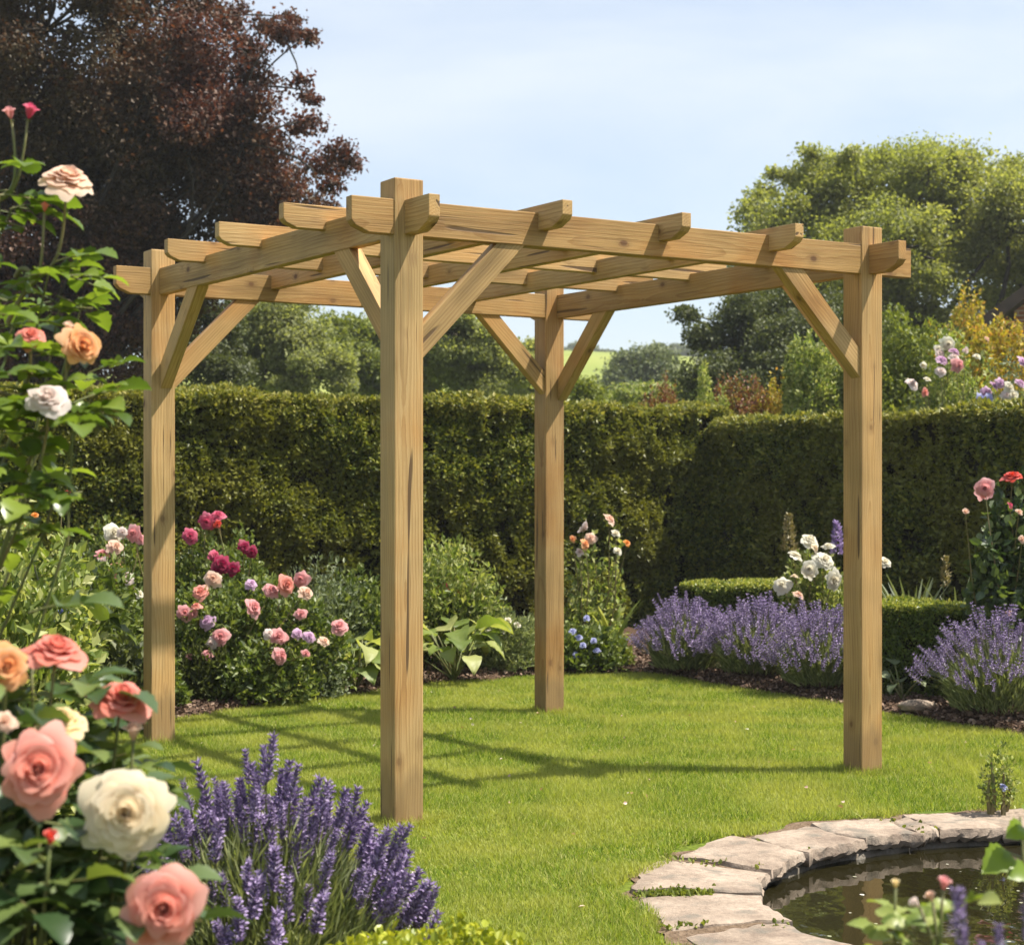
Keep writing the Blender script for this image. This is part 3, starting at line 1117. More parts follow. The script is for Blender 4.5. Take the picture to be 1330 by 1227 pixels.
def brace(b_, dirv, sgn, reach=.47, zt=2.20, drop=.46):
    """knee brace from a post face up to the underside of a beam"""
    w = .088
    p0 = np.array([*(b_ + dirv * sgn * (POST / 2 - .001)), zt - drop + .06])
    p1 = np.array([*(b_ + dirv * sgn * (reach + .06)), zt + .0])
    # in-plane outline: x along sgn*dirv, z up; cut vertical at the post and level at the beam
    x1 = reach - POST / 2
    k = w * 1.414
    zb = -drop
    prof = [(0, zb - .0), (x1 + k * .35, -.0), (x1 + k * .35 - k, -.0), (0, zb + k)]
    # rotate the outline so that the grain (local x) follows the brace
    ang = math.atan2(-zb, x1 + k * .35)
    ca, sa = math.cos(-ang), math.sin(-ang)
    cx, cz = (x1) / 2, zb / 2
    pr = [((x - cx) * ca - (z - cz) * sa, (x - cx) * sa + (z - cz) * ca) for x, z in prof]
    o = prism('brace', pr, .058, WOOD, pg, .003)
    d3 = Vector((dirv[0] * sgn, dirv[1] * sgn, 0))
    X = d3 * math.cos(ang) + Vector((0, 0, math.sin(ang)))
    Z = -d3 * math.sin(ang) + Vector((0, 0, math.cos(ang)))
    Y = Z.cross(X)
    R = Matrix((X, Y, Z)).transposed()
    o.rotation_euler = R.to_euler()
    c = b_ + dirv * sgn * (POST / 2 + cx)
    o.location = Vector((float(c[0]), float(c[1]), zt + cz)) - PC


F0, FR, FL, FB = FRONT, FRONT + u * LU, FRONT + v * LV, FRONT + u * LU + v * LV
for b_, dv, sg in ((F0, u, 1), (F0, v, 1), (FR, u, -1), (FR, v, 1), (FL, u, 1), (FL, v, -1), (FB, u, -1), (FB, v, -1)):
    brace(b_ + (-v * .02 if dv is u else u * .012), dv, sg)

# ================================================================ HEDGES
def hedge(name, p0, p1, thick, height, leaf, dens, label, mats, tipdepth=.10, bulge=.05, cat='hedge', seed=1, inset=.10, group=None, tipamt=.8, facemask=None):
    """clipped hedge: p0->p1 is the foot of its front face, the body lies to the left of that direction"""
    p0, p1 = np.array(p0, float), np.array(p1, float)
    L = np.linalg.norm(p1 - p0)
    e = (p1 - p0) / L
    nb = np.array([-e[1], e[0]])           # into the hedge
    if nb[1] < 0 and abs(nb[1]) > .01:
        nb = -nb
    mid = (p0 + p1) / 2 + nb * thick / 2
    r = np.random.default_rng(seed)
    rt = root(name, (mid[0], mid[1], 0), label, cat, group)
    g = Geo()

    def face(org, a, b, nn, n):
        s, t = r.random(n), r.random(n)
        P = org + s[:, None] * a + t[:, None] * b
        return P, np.tile(nn, (n, 1))
    e3, n3, z3 = np.array([*e, 0]), np.array([*nb, 0]), np.array([0, 0, 1.])
    o3 = np.array([*p0, 0.])
    parts = [face(o3, e3 * L, z3 * height, -n3, int(L * height * dens)),
             face(o3 + z3 * height, e3 * L, n3 * thick, z3, int(L * thick * dens * .8)),
             face(o3, n3 * thick, z3 * height, -e3, int(thick * height * dens)),
             face(o3 + e3 * L, n3 * thick, z3 * height, e3, int(thick * height * dens)),
             face(o3 + n3 * thick, e3 * L, z3 * height, n3, int(L * height * dens * .2))]
    P = np.concatenate([q[0] for q in parts])
    Nn = np.concatenate([q[1] for q in parts])
    n = len(P)
    # round the shoulders a little
    b1 = wob(P, 1.4, seed) * bulge + wob(P, 5., seed + 1) * bulge * .55
    dep = r.random(n) ** 1.6 * inset
    hole = wob(P, 3.6, seed + 2) < -.62
    P = P + Nn * (b1 - dep)[:, None]
    P[:, 2] = np.maximum(P[:, 2], .02)
    keep = ~(hole & (dep < inset * .6))
    P, Nn, dep = P[keep], Nn[keep], dep[keep]
    n = len(P)
    Y = nrm(Nn * .7 + r.normal(size=(n, 3)) * .75 + np.array([0, 0, .35]))
    Z = nrm(Nn * .8 + r.normal(size=(n, 3)) * .65 + np.array([0, 0, .6]))
    sc = leaf * r.uniform(.65, 1.35, n)
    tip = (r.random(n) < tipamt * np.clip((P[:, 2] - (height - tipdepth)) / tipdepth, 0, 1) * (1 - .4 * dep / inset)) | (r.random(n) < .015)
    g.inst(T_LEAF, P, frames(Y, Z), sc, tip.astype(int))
    # sprigs left above the clipped top
    m_ = int(L * 26)
    st = o3 + r.random(m_)[:, None] * e3 * L + r.random(m_)[:, None] * n3 * thick + z3 * (height - .02)
    for k in range(3):
        Yt = nrm(r.normal(size=(m_, 3)) * .3 + z3)
        g.inst(T_LEAF, st + z3 * (.015 * k), frames(Yt, rdir(m_)), leaf * r.uniform(.8, 1.5, m_), 1)
    ob = g.build('foliage', mats, rt)
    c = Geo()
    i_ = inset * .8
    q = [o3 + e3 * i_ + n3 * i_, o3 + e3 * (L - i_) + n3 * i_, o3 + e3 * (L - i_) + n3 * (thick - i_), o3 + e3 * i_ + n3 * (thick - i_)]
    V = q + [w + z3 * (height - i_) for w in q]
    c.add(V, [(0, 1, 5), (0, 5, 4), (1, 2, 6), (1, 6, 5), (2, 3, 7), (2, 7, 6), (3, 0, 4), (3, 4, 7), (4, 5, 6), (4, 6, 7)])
    c.build('shaded_twigs', M_CORE, rt)
    return rt


CORNER = np.array([1.74, 15.1])
HB0 = CORNER - u * 10.2
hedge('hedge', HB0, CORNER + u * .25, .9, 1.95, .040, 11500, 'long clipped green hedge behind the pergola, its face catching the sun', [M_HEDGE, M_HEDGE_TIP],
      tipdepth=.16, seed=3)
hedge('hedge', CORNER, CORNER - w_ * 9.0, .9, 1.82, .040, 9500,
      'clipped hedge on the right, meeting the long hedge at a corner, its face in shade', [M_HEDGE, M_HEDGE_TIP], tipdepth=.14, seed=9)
# ================================================================ low clipped box blocks
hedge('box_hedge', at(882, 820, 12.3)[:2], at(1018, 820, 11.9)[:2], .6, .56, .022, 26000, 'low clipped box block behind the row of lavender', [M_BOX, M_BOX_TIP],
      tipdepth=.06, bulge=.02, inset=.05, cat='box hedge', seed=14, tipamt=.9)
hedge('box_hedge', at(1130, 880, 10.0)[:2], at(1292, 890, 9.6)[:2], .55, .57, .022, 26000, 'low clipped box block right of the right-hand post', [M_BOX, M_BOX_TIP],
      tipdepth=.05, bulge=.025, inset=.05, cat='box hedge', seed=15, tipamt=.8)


# ================================================================ TREES
def tree(name, base, lobes, label, leafm, nleaf, leaf, barkm, trunk_r=.22, fork=2.2, seed=1, clump=.34, group=None, cat='tree', shell=.55, flat=.7, ncf=1.4):
    """base (x,y); lobes = (x,y,z,rx,ry,rz) of the crown in metres"""
    r = np.random.default_rng(seed)
    base = np.array([base[0], base[1], 0.])
    rt = root(name, base, label, cat, group)
    g = Geo()
    w = np.array([(l[3] * l[4] * l[5]) ** .72 for l in lobes])
    w /= w.sum()
    tb = Geo()
    fk = base + np.array([0, 0, fork])
    tb.tube([base + [0, 0, -.1], base + [.02, 0, fork * .3], base + [-.03, .02, fork * .7], fk], [trunk_r * 1.35, trunk_r * 1.05, trunk_r * .95, trunk_r * .85], 10)
    med = float(np.median([np.prod(q[3:6]) ** (1 / 3) for q in lobes]))
    for l, ww in zip(lobes, w):
        c = np.array(l[:3])
        rad = np.array(l[3:6])
        gm = float(np.prod(rad)) ** (1 / 3)
        bigger = [q for q in lobes if np.prod(q[3:6]) ** (1 / 3) > 1.8 * gm]
        if bigger and gm < .55 * med:                        # sprays at the edge leave the nearest large limb
            s_ = np.array(min(bigger, key=lambda q: np.linalg.norm(np.array(q[:3]) - c))[:3])
            tb.tube(curve(s_, c, .3, 7), np.linspace(trunk_r * .08, .010, 7), 5)
        else:
            tb.tube(curve(fk, c, .22, 8), np.linspace(trunk_r * .26, trunk_r * .09, 8), 6)
        nl = int(nleaf * ww * (1.6 if np.prod(rad) ** (1 / 3) < .4 * med else 1))
        nc = max(5, int(ncf * (np.prod(rad) ** (1 / 3) / clump) ** 2))
        dd = r.normal(size=(nc, 3))
        dd = dd / np.linalg.norm(dd, axis=1, keepdims=True)
        rr = shell + (1.05 - shell) * r.random(nc) ** .7
        C = c + dd * rad * rr[:, None]
        for q in C[: min(nc, 14)]:
            tb.tube(curve(c, q, .2, 5), np.linspace(trunk_r * .15, .012, 5), 4)
        csz = min(clump, .68 * np.prod(rad) ** (1 / 3)) * r.uniform(.55, 1.35, nc)
        idx = r.integers(0, nc, nl)
        off = np.clip(r.normal(size=(nl, 3)), -2.1, 2.1) * csz[idx][:, None] * [1, 1, flat] * .75
        P = C[idx] + off
        Y = nrm(dd[idx] * .6 + r.normal(size=(nl, 3)) + [0, 0, -.15])
        Z = nrm(dd[idx] * .5 + r.normal(size=(nl, 3)) * .7 + [0, 0, .9])
        g.inst(T_LEAF if leaf < .2 else T_WIDE, P, frames(Y, Z), np.stack([np.full(nl, 1.25), np.ones(nl), np.ones(nl)], 1) * (leaf * r.uniform(.6, 1.3, nl))[:, None])
    tb.build('trunk', barkm, rt, True)
    g.build('crown', leafm, rt)
    return rt


def plobes(L, d, jit=.5, seed=0, thick=1.):
    """lobes measured on the photograph at distance d: (px, py, rx px, ry px[, depth offset])"""
    r = np.random.default_rng(seed)
    out = []
    for l in L:
        px, py, rx, ry = l[:4]
        dd = d + (l[4] if len(l) > 4 else r.uniform(-jit, jit))
        p = at(px, py, dd)
        k = dd / FPX
        out.append((p[0], p[1], p[2], rx * k, rx * k * thick, ry * k))
    return out


BEECH = [(-170, 40, 190, 170), (-60, -120, 200, 150), (110, -130, 170, 120), (60, 40, 150, 130), (190, 20, 75, 85), (170, 110, 110, 90), (250, 132, 80, 66), (318, 185, 56, 58),
         (360, 250, 58, 48), (300, 250, 85, 62), (190, 240, 110, 90), (60, 260, 150, 120), (-110, 250, 180, 150), (120, 380, 110, 105), (20, 420, 130, 100), (-130, 430, 170, 120),
         (190, 330, 60, 60), (322, 66, 24, 15), (365, 40, 26, 12), (398, 50, 14, 8), (338, 112, 26, 20), (425, 205, 34, 14), (452, 212, 15, 8), (395, 280, 34, 26), (250, 330, 80, 45), (285, 30, 25, 20), (240, 180, 80, 70), (330, 215, 55, 50), (110, 300, 100, 80), (200, 150, 90, 80), (20, 150, 140, 110), (90, 200, 120, 90), (210, 380, 60, 60), (160, 460, 80, 60), (350, 290, 50, 30), (305, 14, 18, 9), (322, 75, 18, 12), (352, 32, 20, 8), (385, 24, 15, 6), (404, 44, 9, 4), (440, 196, 20, 7), (462, 215, 8, 5), (398, 158, 20, 11), (404, 128, 14, 9), (388, 98, 12, 8), (422, 272, 18, 9), (430, 240, 15, 8), (270, 8, 14, 8), (280, 150, 55, 45), (285, 205, 55, 50), (215, 85, 60, 55), (240, 40, 35, 35)]
tree('copper_beech', (gx(40, 22), 22.3), plobes(BEECH, 22, .9, 4), 'tall dark red copper beech rising behind the hedge at the left', M_BEECH, 520000, .060, M_BARKDK, .17, 2.4, 5, .26, shell=.4)
BIG = [(1085, 232, 62, 52), (1170, 225, 62, 44), (1250, 232, 66, 48), (1312, 285, 62, 56), (1015, 268, 40, 34), (1050, 300, 72, 56), (1140, 310, 90, 66), (1240, 325, 85, 66),
       (1335, 360, 70, 60), (985, 322, 42, 34), (1020, 370, 62, 48), (1110, 395, 75, 56), (1210, 405, 75, 50), (1400, 330, 85, 85), (975, 262, 26, 16), (958, 300, 22, 14), (1300, 215, 30, 25), (1040, 205, 26, 18), (1195, 195, 26, 14), (1130, 215, 50, 30), (1210, 210, 45, 26), (1290, 250, 45, 40), (1160, 450, 70, 40), (1250, 450, 70, 40), (1105, 190, 20, 9), (1155, 188, 16, 8), (1250, 190, 22, 10), (985, 232, 14, 8), (1010, 215, 16, 9), (965, 240, 10, 6), (1055, 186, 14, 8)]
BIG = [(a + max(0, 1010 - a) * .35, b_ + 16, p, q) for a, b_, p, q in BIG]
tree('broad_tree', (gx(1165, 32), 32.4), plobes(BIG, 32, 1.2, 7), 'big rounded yellow-green tree rising behind the right post', M_OAK, 190000, .074, M_BARKDK, .3, 2.6, 8, .27, shell=.5, ncf=1.9)
DARK = [(936, 424, 40, 26), (915, 474, 32, 36), (968, 460, 62, 55), (1010, 425, 60, 45), (1065, 430, 60, 55), (1110, 460, 50, 40), (893, 408, 14, 8), (940, 500, 46, 24), (1030, 490, 70, 40)]
tree('dark_tree', (gx(985, 27), 27.2), plobes(DARK, 27, .6, 9), 'dark shaded tree under the big yellow-green tree', M_DARKTREE, 90000, .06, M_BARKDK, .14, 1.6, 10, .22)

MIDTREES = [
    ('sage_tree', [(262, 430, 60, 45), (240, 470, 60, 50), (300, 480, 50, 40)], 28, M_DARKTREE, 'dark green tree between the left post and the copper beech', 38400),
    ('sage_tree', [(335, 410, 60, 40), (375, 440, 62, 45), (320, 465, 62, 45), (400, 480, 60, 40), (360, 390, 40, 25)], 30, M_OLIVE, 'grey-green bushy tree seen through the left bay of the pergola', 57600),
    ('sage_tree', [(440, 420, 26, 26), (470, 455, 40, 40), (430, 470, 42, 40), (492, 490, 45, 35)], 34, M_LIME, 'bright yellow-green tree left of the front post', 35200),
    ('sage_tree', [(505, 440, 40, 40), (525, 470, 45, 45)], 37, M_OAK, 'mid green tree directly behind the front post', 14000),
    ('sage_tree', [(585, 428, 45, 35), (610, 450, 50, 45), (570, 480, 45, 40), (635, 480, 45, 35)], 31, M_OLIVE, 'olive tree between the front post and the back post', 48000),
    ('sage_tree', [(668, 452, 32, 28), (690, 485, 40, 30), (650, 498, 45, 25)], 42, M_OAK, 'small tree just left of the back post', 14000),
    ('sage_tree', [(764, 512, 30, 14), (740, 508, 24, 15)], 26, M_LIME, 'low yellow-green bush just right of the back post, below the field', 9000),
    ('round_tree', [(836, 470, 32, 30), (815, 492, 26, 22), (858, 490, 28, 26)], 62, M_FARTREE, 'rounded tree standing before the sunny field', 14000),
    ('sage_tree', [(830, 515, 34, 14), (875, 512, 24, 16)], 30, M_SHRUBLT, 'pale green low bush showing over the hedge beneath the rounded tree', 8000),
]
for k, (nm, L, d_, mt, lab, nl) in enumerate(MIDTREES):
    c = np.mean([(l[0]) for l in L])
    tree({M_OLIVE: 'sage_tree', M_LIME: 'lime_tree', M_OAK: 'green_tree', M_DARKTREE: 'evergreen_tree'}.get(mt, nm), (gx(c, d_), d_ + .2), plobes([(a, b_ + .15 * q, p * .85, q * .85) for a, b_, p, q in L], d_, .5, 20 + k), lab, mt, nl, .055 * d_ / 26, M_BARK,
         .10, .9, 30 + k, .17 * d_ / 26, 'trees beyond the hedges')

# hills with a sunny field
M_FIELD = plainmat('meadow', (.16, .20, .035), .95, (.25, .27, .06), .05, 0., 1., .1)
g = Geo()
X = np.linspace(-220, 220, 90)
Yr = np.array([70, 95, 130, 170, 215, 260, 310, 380, 480])
Zr = np.array([-.6, 1.5, 6.5, 11.5, 15.6, 18.4, 19.5, 20, 20])
V = np.array([(x, y, z + (2.0 * math.sin(x * .021 + 1.1) + 1.2 * math.sin(x * .05 + y * .01)) * min(1, max(0, (y - 90) / 90))) for x in X for y, z in zip(Yr, Zr)])
F = []
for i in range(89):
    for k in range(8):
        a = i * 9 + k
        F += [(a, a + 9, a + 10), (a, a + 10, a + 1)]
g.add(V, F)
tag(g.build('hills', M_FIELD, smooth=True), 'sunny yellow-green field rising on the far hillside', 'hill', kind='structure')


def small_tree(name, p, w, h, label, mt, nl, leaf, seed, group):
    r = np.random.default_rng(seed)
    L = []
    for k in range(6):
        a = r.uniform(0, 6.28)
        L.append((p[0] + math.cos(a) * w * .28, p[1] + math.sin(a) * w * .28, p[2] + h * r.uniform(.4, .78), w * r.uniform(.24, .34), w * .28, h * r.uniform(.18, .26)))
    rt = root(name, p, label, 'tree', group)
    g = Geo()
    tb = Geo()
    tb.tube([np.array(p) + [0, 0, -.3], np.array(p) + [0, 0, h * .5]], [w * .035, w * .02], 6)
    for l in L:
        n_ = nl // 6
        dd = r.normal(size=(n_, 3))
        dd /= np.linalg.norm(dd, axis=1, keepdims=True)
        P = np.array(l[:3]) + dd * np.array(l[3:]) * (r.uniform(.65, 1.08, n_)[:, None])
        g.inst(T_WIDE, P, frames(rdir(n_), nrm(dd + r.normal(size=(n_, 3)) * .6)), leaf * r.uniform(.6, 1.4, n_))
    tb.build('trunk', M_BARK, rt)
    g.build('crown', mt, rt)


for k, (px, py, w, h, d_) in enumerate([(700, 474, 4.6, 2.6, 235), (728, 474, 3.6, 2.2, 240), (754, 473, 4.2, 3.2, 250), (776, 472, 5, 2.8, 250), (798, 473, 3.8, 2.2, 250), (868, 474, 5.5, 3, 240), (893, 474, 5.2, 3, 235)]):
    p = at(px, py, d_)
    small_tree('hilltop_tree', p, w, h, ['far tree on the hilltop above the back post', 'small far tree on the skyline touching the right brace of the back post', 'far tree first clear of the back brace on the skyline',
               'broad far tree in the middle of the skyline gap', 'low far tree on the skyline left of the rounded tree', 'far tree on the skyline just right of the rounded tree',
               'far tree on the skyline against the dark tree'][k], M_FARTREE, 2600, .32, 60 + k, 'far trees on the hilltop')
for k, (px, py, w, h, d_) in enumerate([(742, 503, 1.7, 1.3, 95), (806, 503, 2.0, 1.6, 100), (785, 505, 1.5, 1.0, 92)]):
    small_tree('hillside_tree', at(px, py + 12, d_), w, h, ['dark bush at the foot of the sunny field beside the back post', 'dark bush at the foot of the field beside the rounded tree', 'smallest bush at the foot of the field, between two larger ones'][k],
               M_FARTREE, 2600, .13, 80 + k, 'bushes at the foot of the field')

# house beyond the trees, its gable turned to the garden
M_BRICK, nt, out = newmat('red_brick')
br = N(nt, 'ShaderNodeTexBrick', Scale=1.)
br.inputs['Color1'].default_value = (.22, .075, .045, 1)
br.inputs['Color2'].default_value = (.30, .11, .065, 1)
br.inputs['Mortar'].default_value = (.38, .32, .27, 1)
br.inputs['Brick Width'].default_value = .23
br.inputs['Row Height'].default_value = .075
br.inputs['Mortar Size'].default_value = .008
tcn = N(nt, 'ShaderNodeTexCoord')
cmb = N(nt, 'ShaderNodeSeparateXYZ')
cm2 = N(nt, 'ShaderNodeCombineXYZ')
nt.links.new(tcn.outputs['Object'], cmb.inputs[0])
adx = N(nt, 'ShaderNodeMath', operation='ADD')
nt.links.new(cmb.outputs[0], adx.inputs[0])
nt.links.new(cmb.outputs[1], adx.inputs[1])
nt.links.new(adx.outputs[0], cm2.inputs[0])
nt.links.new(cmb.outputs[2], cm2.inputs[1])
nt.links.new(cm2.outputs[0], br.inputs['Vector'])
b = N(nt, 'ShaderNodeBsdfPrincipled', Roughness=.85)
nt.links.new(br.outputs['Color'], b.inputs['Base Color'])
nt.links.new(b.outputs[0], out.inputs[0])
M_TILE = plainmat('roof_tile', (.045, .03, .025), .8, (.08, .05, .04), 6.)
hx0, hx1, hy0, hy1, ze, zr = 7.75, 14.4, 26., 29.8, 4.05, 6.5
hs_ = root('brick_house', ((hx0 + hx1) / 2, 28, 0), 'red brick house with a dark tiled gable roof at the right edge', 'house')
g = Geo()
xm = (hx0 + hx1) / 2
V = [(hx0, hy0, 0), (hx1, hy0, 0), (hx1, hy0, ze), (xm, hy0, zr), (hx0, hy0, ze), (hx0, hy1, 0), (hx1, hy1, 0), (hx1, hy1, ze), (xm, hy1, zr), (hx0, hy1, ze)]
g.add(V, [(0, 1, 2), (0, 2, 4), (4, 2, 3), (5, 7, 6), (5, 9, 7), (9, 8, 7), (0, 4, 9), (0, 9, 5), (1, 6, 7), (1, 7, 2)])
g.build('wall', M_BRICK, hs_)
g = Geo()
sl = (zr - ze) / (xm - hx0)
for sg in (-1, 1):
    xe = xm + sg * (xm - hx0 + .45)
    zz0 = zr - sl * (xm - hx0 + .45)
    a = [(xe, hy0 - .35, zz0 + .02), (xm, hy0 - .35, zr + .02), (xm, hy1 + .35, zr + .02), (xe, hy1 + .35, zz0 + .02)]
    bb = [(q[0], q[1], q[2] + .22) for q in a]
    g.add(a + bb, [(0, 1, 2), (0, 2, 3), (4, 6, 5), (4, 7, 6), (0, 4, 5), (0, 5, 1), (1, 5, 6), (1, 6, 2), (2, 6, 7), (2, 7, 3), (3, 7, 4), (3, 4, 0)])
rf = g.build('roof', M_TILE, hs_)
g = Geo()
cx_ = xm + 1.5
q = [(cx_ - .4, 27.5, 5), (cx_ + .4, 27.5, 5), (cx_ + .4, 28.3, 5), (cx_ - .4, 28.3, 5)]
g.add(q + [(w[0], w[1], 7.6) for w in q], [(0, 1, 5), (0, 5, 4), (1, 2, 6), (1, 6, 5), (2, 3, 7), (2, 7, 6), (3, 0, 4), (3, 4, 7), (4, 5, 6), (4, 6, 7)])
g.build('chimney', M_BRICK, hs_)
M_GLASS = plainmat('window_glass', (.02, .025, .03), .05, spec=.8)
M_WHITE = plainmat('white_paint', (.8, .8, .78), .5)
for wx in (hx0 + 1.6, hx0 + 5.2):
    for wz in (.9, 2.6):
        g = Geo()
        for (ax, az, bx_, bz) in ((0, 0, 1.2, .08), (0, 1.22, 1.2, 1.3), (0, .08, .08, 1.22), (1.12, .08, 1.2, 1.22), (.56, .08, .64, 1.22)):
            q = [(wx + ax, hy0 - .06, wz + az), (wx + bx_, hy0 - .06, wz + az), (wx + bx_, hy0 - .06, wz + bz), (wx + ax, hy0 - .06, wz + bz)]
            q2 = [(w[0], hy0 + .02, w[2]) for w in q]
            g.add(q + q2, [(0, 1, 2), (0, 2, 3), (0, 4, 5), (0, 5, 1), (1, 5, 6), (1, 6, 2), (2, 6, 7), (2, 7, 3), (3, 7, 4), (3, 4, 0)])
        fr = g.build('window', M_WHITE, hs_)
        g = Geo()
        g.add([(wx + .04, hy0 - .02, wz + .04), (wx + 1.16, hy0 - .02, wz + .04), (wx + 1.16, hy0 - .02, wz + 1.26), (wx + .04, hy0 - .02, wz + 1.26)], [(0, 1, 2), (0, 2, 3)])
        pn = g.build('pane', M_GLASS, fr)
        pn.matrix_parent_inverse = Matrix.Translation(-Vector(hs_.location))
hs_.location.x += .75
hs_.rotation_euler = (0, 0, math.radians(-20))


# ================================================================ SHRUBS AND BORDER PLANTS
def shrub_geo(g, base, rx, ry, h, n, leaf, seed, mat=0, tpl=None, lump=.28, z0=.0, up=.5, stretch=1., holes=.25, shell=.45):
    """lumpy dome of leaves standing on base"""
    r = np.random.default_rng(seed)
    dd = r.normal(size=(int(n * 1.4), 3))
    dd[:, 2] = np.abs(dd[:, 2]) * 1.1 - .15
    dd /= np.linalg.norm(dd, axis=1, keepdims=True)
    lumps = np.minimum(1 + lump * wob(dd, 1.6, seed) + lump * .5 * wob(dd, 3.8, seed + 1), 1.12)
    zz_ = np.clip(dd[:, 2], 0, 1) ** .8
    dd2 = nrm(dd[:, :2]) * np.sqrt(np.clip(1 - zz_ ** 3.2, 0, 1))[:, None]
    dom = np.concatenate([dd2, (np.sign(dd[:, 2]) * np.abs(dd[:, 2]) ** .8)[:, None]], 1)
    rr = (shell + (1 - shell) * r.random(len(dd)) ** .55) * lumps
    P = dom * rr[:, None] * [rx, ry, h] + np.asarray(base) + [0, 0, z0]
    keep = (wob(P, 5 / max(rx, .2) * .35, seed + 2) > -1 + holes) & (P[:, 2] > base[2] + .01)
    P, dd = P[keep][:n], dd[keep][:n]
    m_ = len(P)
    Y = nrm(dd * .7 + r.normal(size=(m_, 3)) * .7 + [0, 0, up])
    Z = nrm(dd * .6 + r.normal(size=(m_, 3)) * .6 + [0, 0, .6])
    sc = leaf * r.uniform(.55, 1.35, m_)
    g.inst(tpl or T_LEAF, P, frames(Y, Z), np.stack([sc * stretch, sc, sc], 1), mat)
    return P


def shrub(name, base, rx, ry, h, n, leaf, seed, mat, label, cat='shrub', group=None, tpl=None, stems=7, **kw):
    rt = root(name, base, label, cat, group)
    g = Geo()
    shrub_geo(g, base, rx, ry, h, n, leaf, seed, 0, tpl, **kw)
    g.build('foliage', mat, rt)
    if stems:
        s = Geo()
        r = np.random.default_rng(seed)
        for k in range(stems):
            a = r.uniform(0, 6.28)
            e_ = np.asarray(base) + [math.cos(a) * rx * .6, math.sin(a) * ry * .6, h * r.uniform(.5, .8)]
            s.tube(curve(np.asarray(base) + [math.cos(a) * .04, math.sin(a) * .04, -.03], e_, .1, 6), np.linspace(.011, .004, 6), 5)
        s.build('stem', M_CANE, rt)
    return rt


def bed_z(x, y):
    return float(np.interp(y - edge_y(x), rows, hz)) if y > edge_y(x) else 0.


def on_bed(px, d):
    x = gx(px, d)
    return np.array([x, d, bed_z(x, d) - .01])


def rose_shrub(name, base, label, foliage, blooms, mat=None, leaf=.045, face=(.35, -.8, .5), diam=.1, group='roses in bloom in the borders', seed=1, stalks=True, cat='rose bush', tpl=None):
    """foliage: list of (px,py_top,d,width_px,n); blooms: (px,py,w_px,colour,d)"""
    rt = root(name, base, label, cat, group)
    g = Geo()
    allP = []
    for k, (px, py, d_, wpx, n_) in enumerate(foliage):
        t = at(px, py, d_)
        b0 = np.array([t[0], t[1], base[2]])
        w_ = wpx * d_ / FPX / 2
        P_ = shrub_geo(g, b0, w_, w_ * .9, max(.1, t[2] - base[2]), n_, leaf, seed * 10 + k, tpl=tpl, lump=.3, up=.3)
        allP.append(P_)
    allP = np.concatenate(allP)
    qx, qy = HX + allP[:, 0] / allP[:, 1] * FPX, HY - (allP[:, 2] - CAMZ) / allP[:, 1] * FPX
    g.build('foliage', mat or M_SHRUB, rt)
    st = Geo()
    r = np.random.default_rng(seed)
    for k, (px, py, wpx, colour, d_) in enumerate(blooms):
        nr = allP[(np.abs(qx - px) < wpx * .6) & (np.abs(qy - py) < wpx * .6), 1]
        if len(nr) > 6:                      # the flower opens on the outside of the bush
            d_ = min(d_, np.percentile(nr, 4) - .03)
        p = at(px, py, d_)
        dm = wpx * d_ / FPX * .88
        f = np.array(face) + r.normal(size=3) * .35
        bloom(rt, p - nrm(f) * dm * .2, dm, f, colour, 'hi' if wpx >= 13 else 'lo' if wpx > 9 else 'bud', k)
        st.tube(curve(np.asarray(base) + r.normal(size=3) * [.05, .05, 0], p - nrm(f) * dm * .2, .08, 7), np.linspace(.007, .0025, 7), 5)
    st.build('stem', M_CANE, rt)
    return rt


# --- left border
rose_shrub('rose_bush', on_bed(165, 10.3), 'rose bush with peach and cream flowers just left of the left post',
           [(150, 690, 10.4, 110, 4200), (180, 740, 10.2, 100, 3200), (120, 735, 10.3, 90, 2600)],
           [(148, 691, 24, 'white', 10.2), (172, 693, 22, 'midpink', 10.2), (159, 691, 13, 'blush', 10.15), (151, 709, 20, 'peach', 10.1), (133, 718, 19, 'midpink', 10.1), (150, 738, 23, 'pink', 10.0), (133, 729, 15, 'blush', 10.05),
            (166, 751, 17, 'blush', 10.1), (182, 770, 12, 'white', 9.95), (182, 699, 14, 'midpink', 10.2)], M_SHRUB, .04, seed=3)
rose_shrub('rose_bush', on_bed(285, 11.0), 'tall rose bush with crimson flowers right of the left post',
           [(285, 690, 11.1, 130, 5200), (250, 715, 11.0, 90, 2800), (320, 735, 11.1, 90, 2400)],
           [(283, 668, 19, 'magenta', 11.), (268, 678, 20, 'magenta', 11.), (283, 681, 12, 'red', 10.95), (247, 696, 19, 'magenta', 10.9), (318, 710, 17, 'crimson', 10.9), (327, 717, 15, 'crimson', 10.9), (288, 733, 24, 'crimson', 10.8),
            (302, 738, 17, 'crimson', 10.8), (280, 721, 15, 'magenta', 10.85)], M_SHRUB, .04, seed=4)
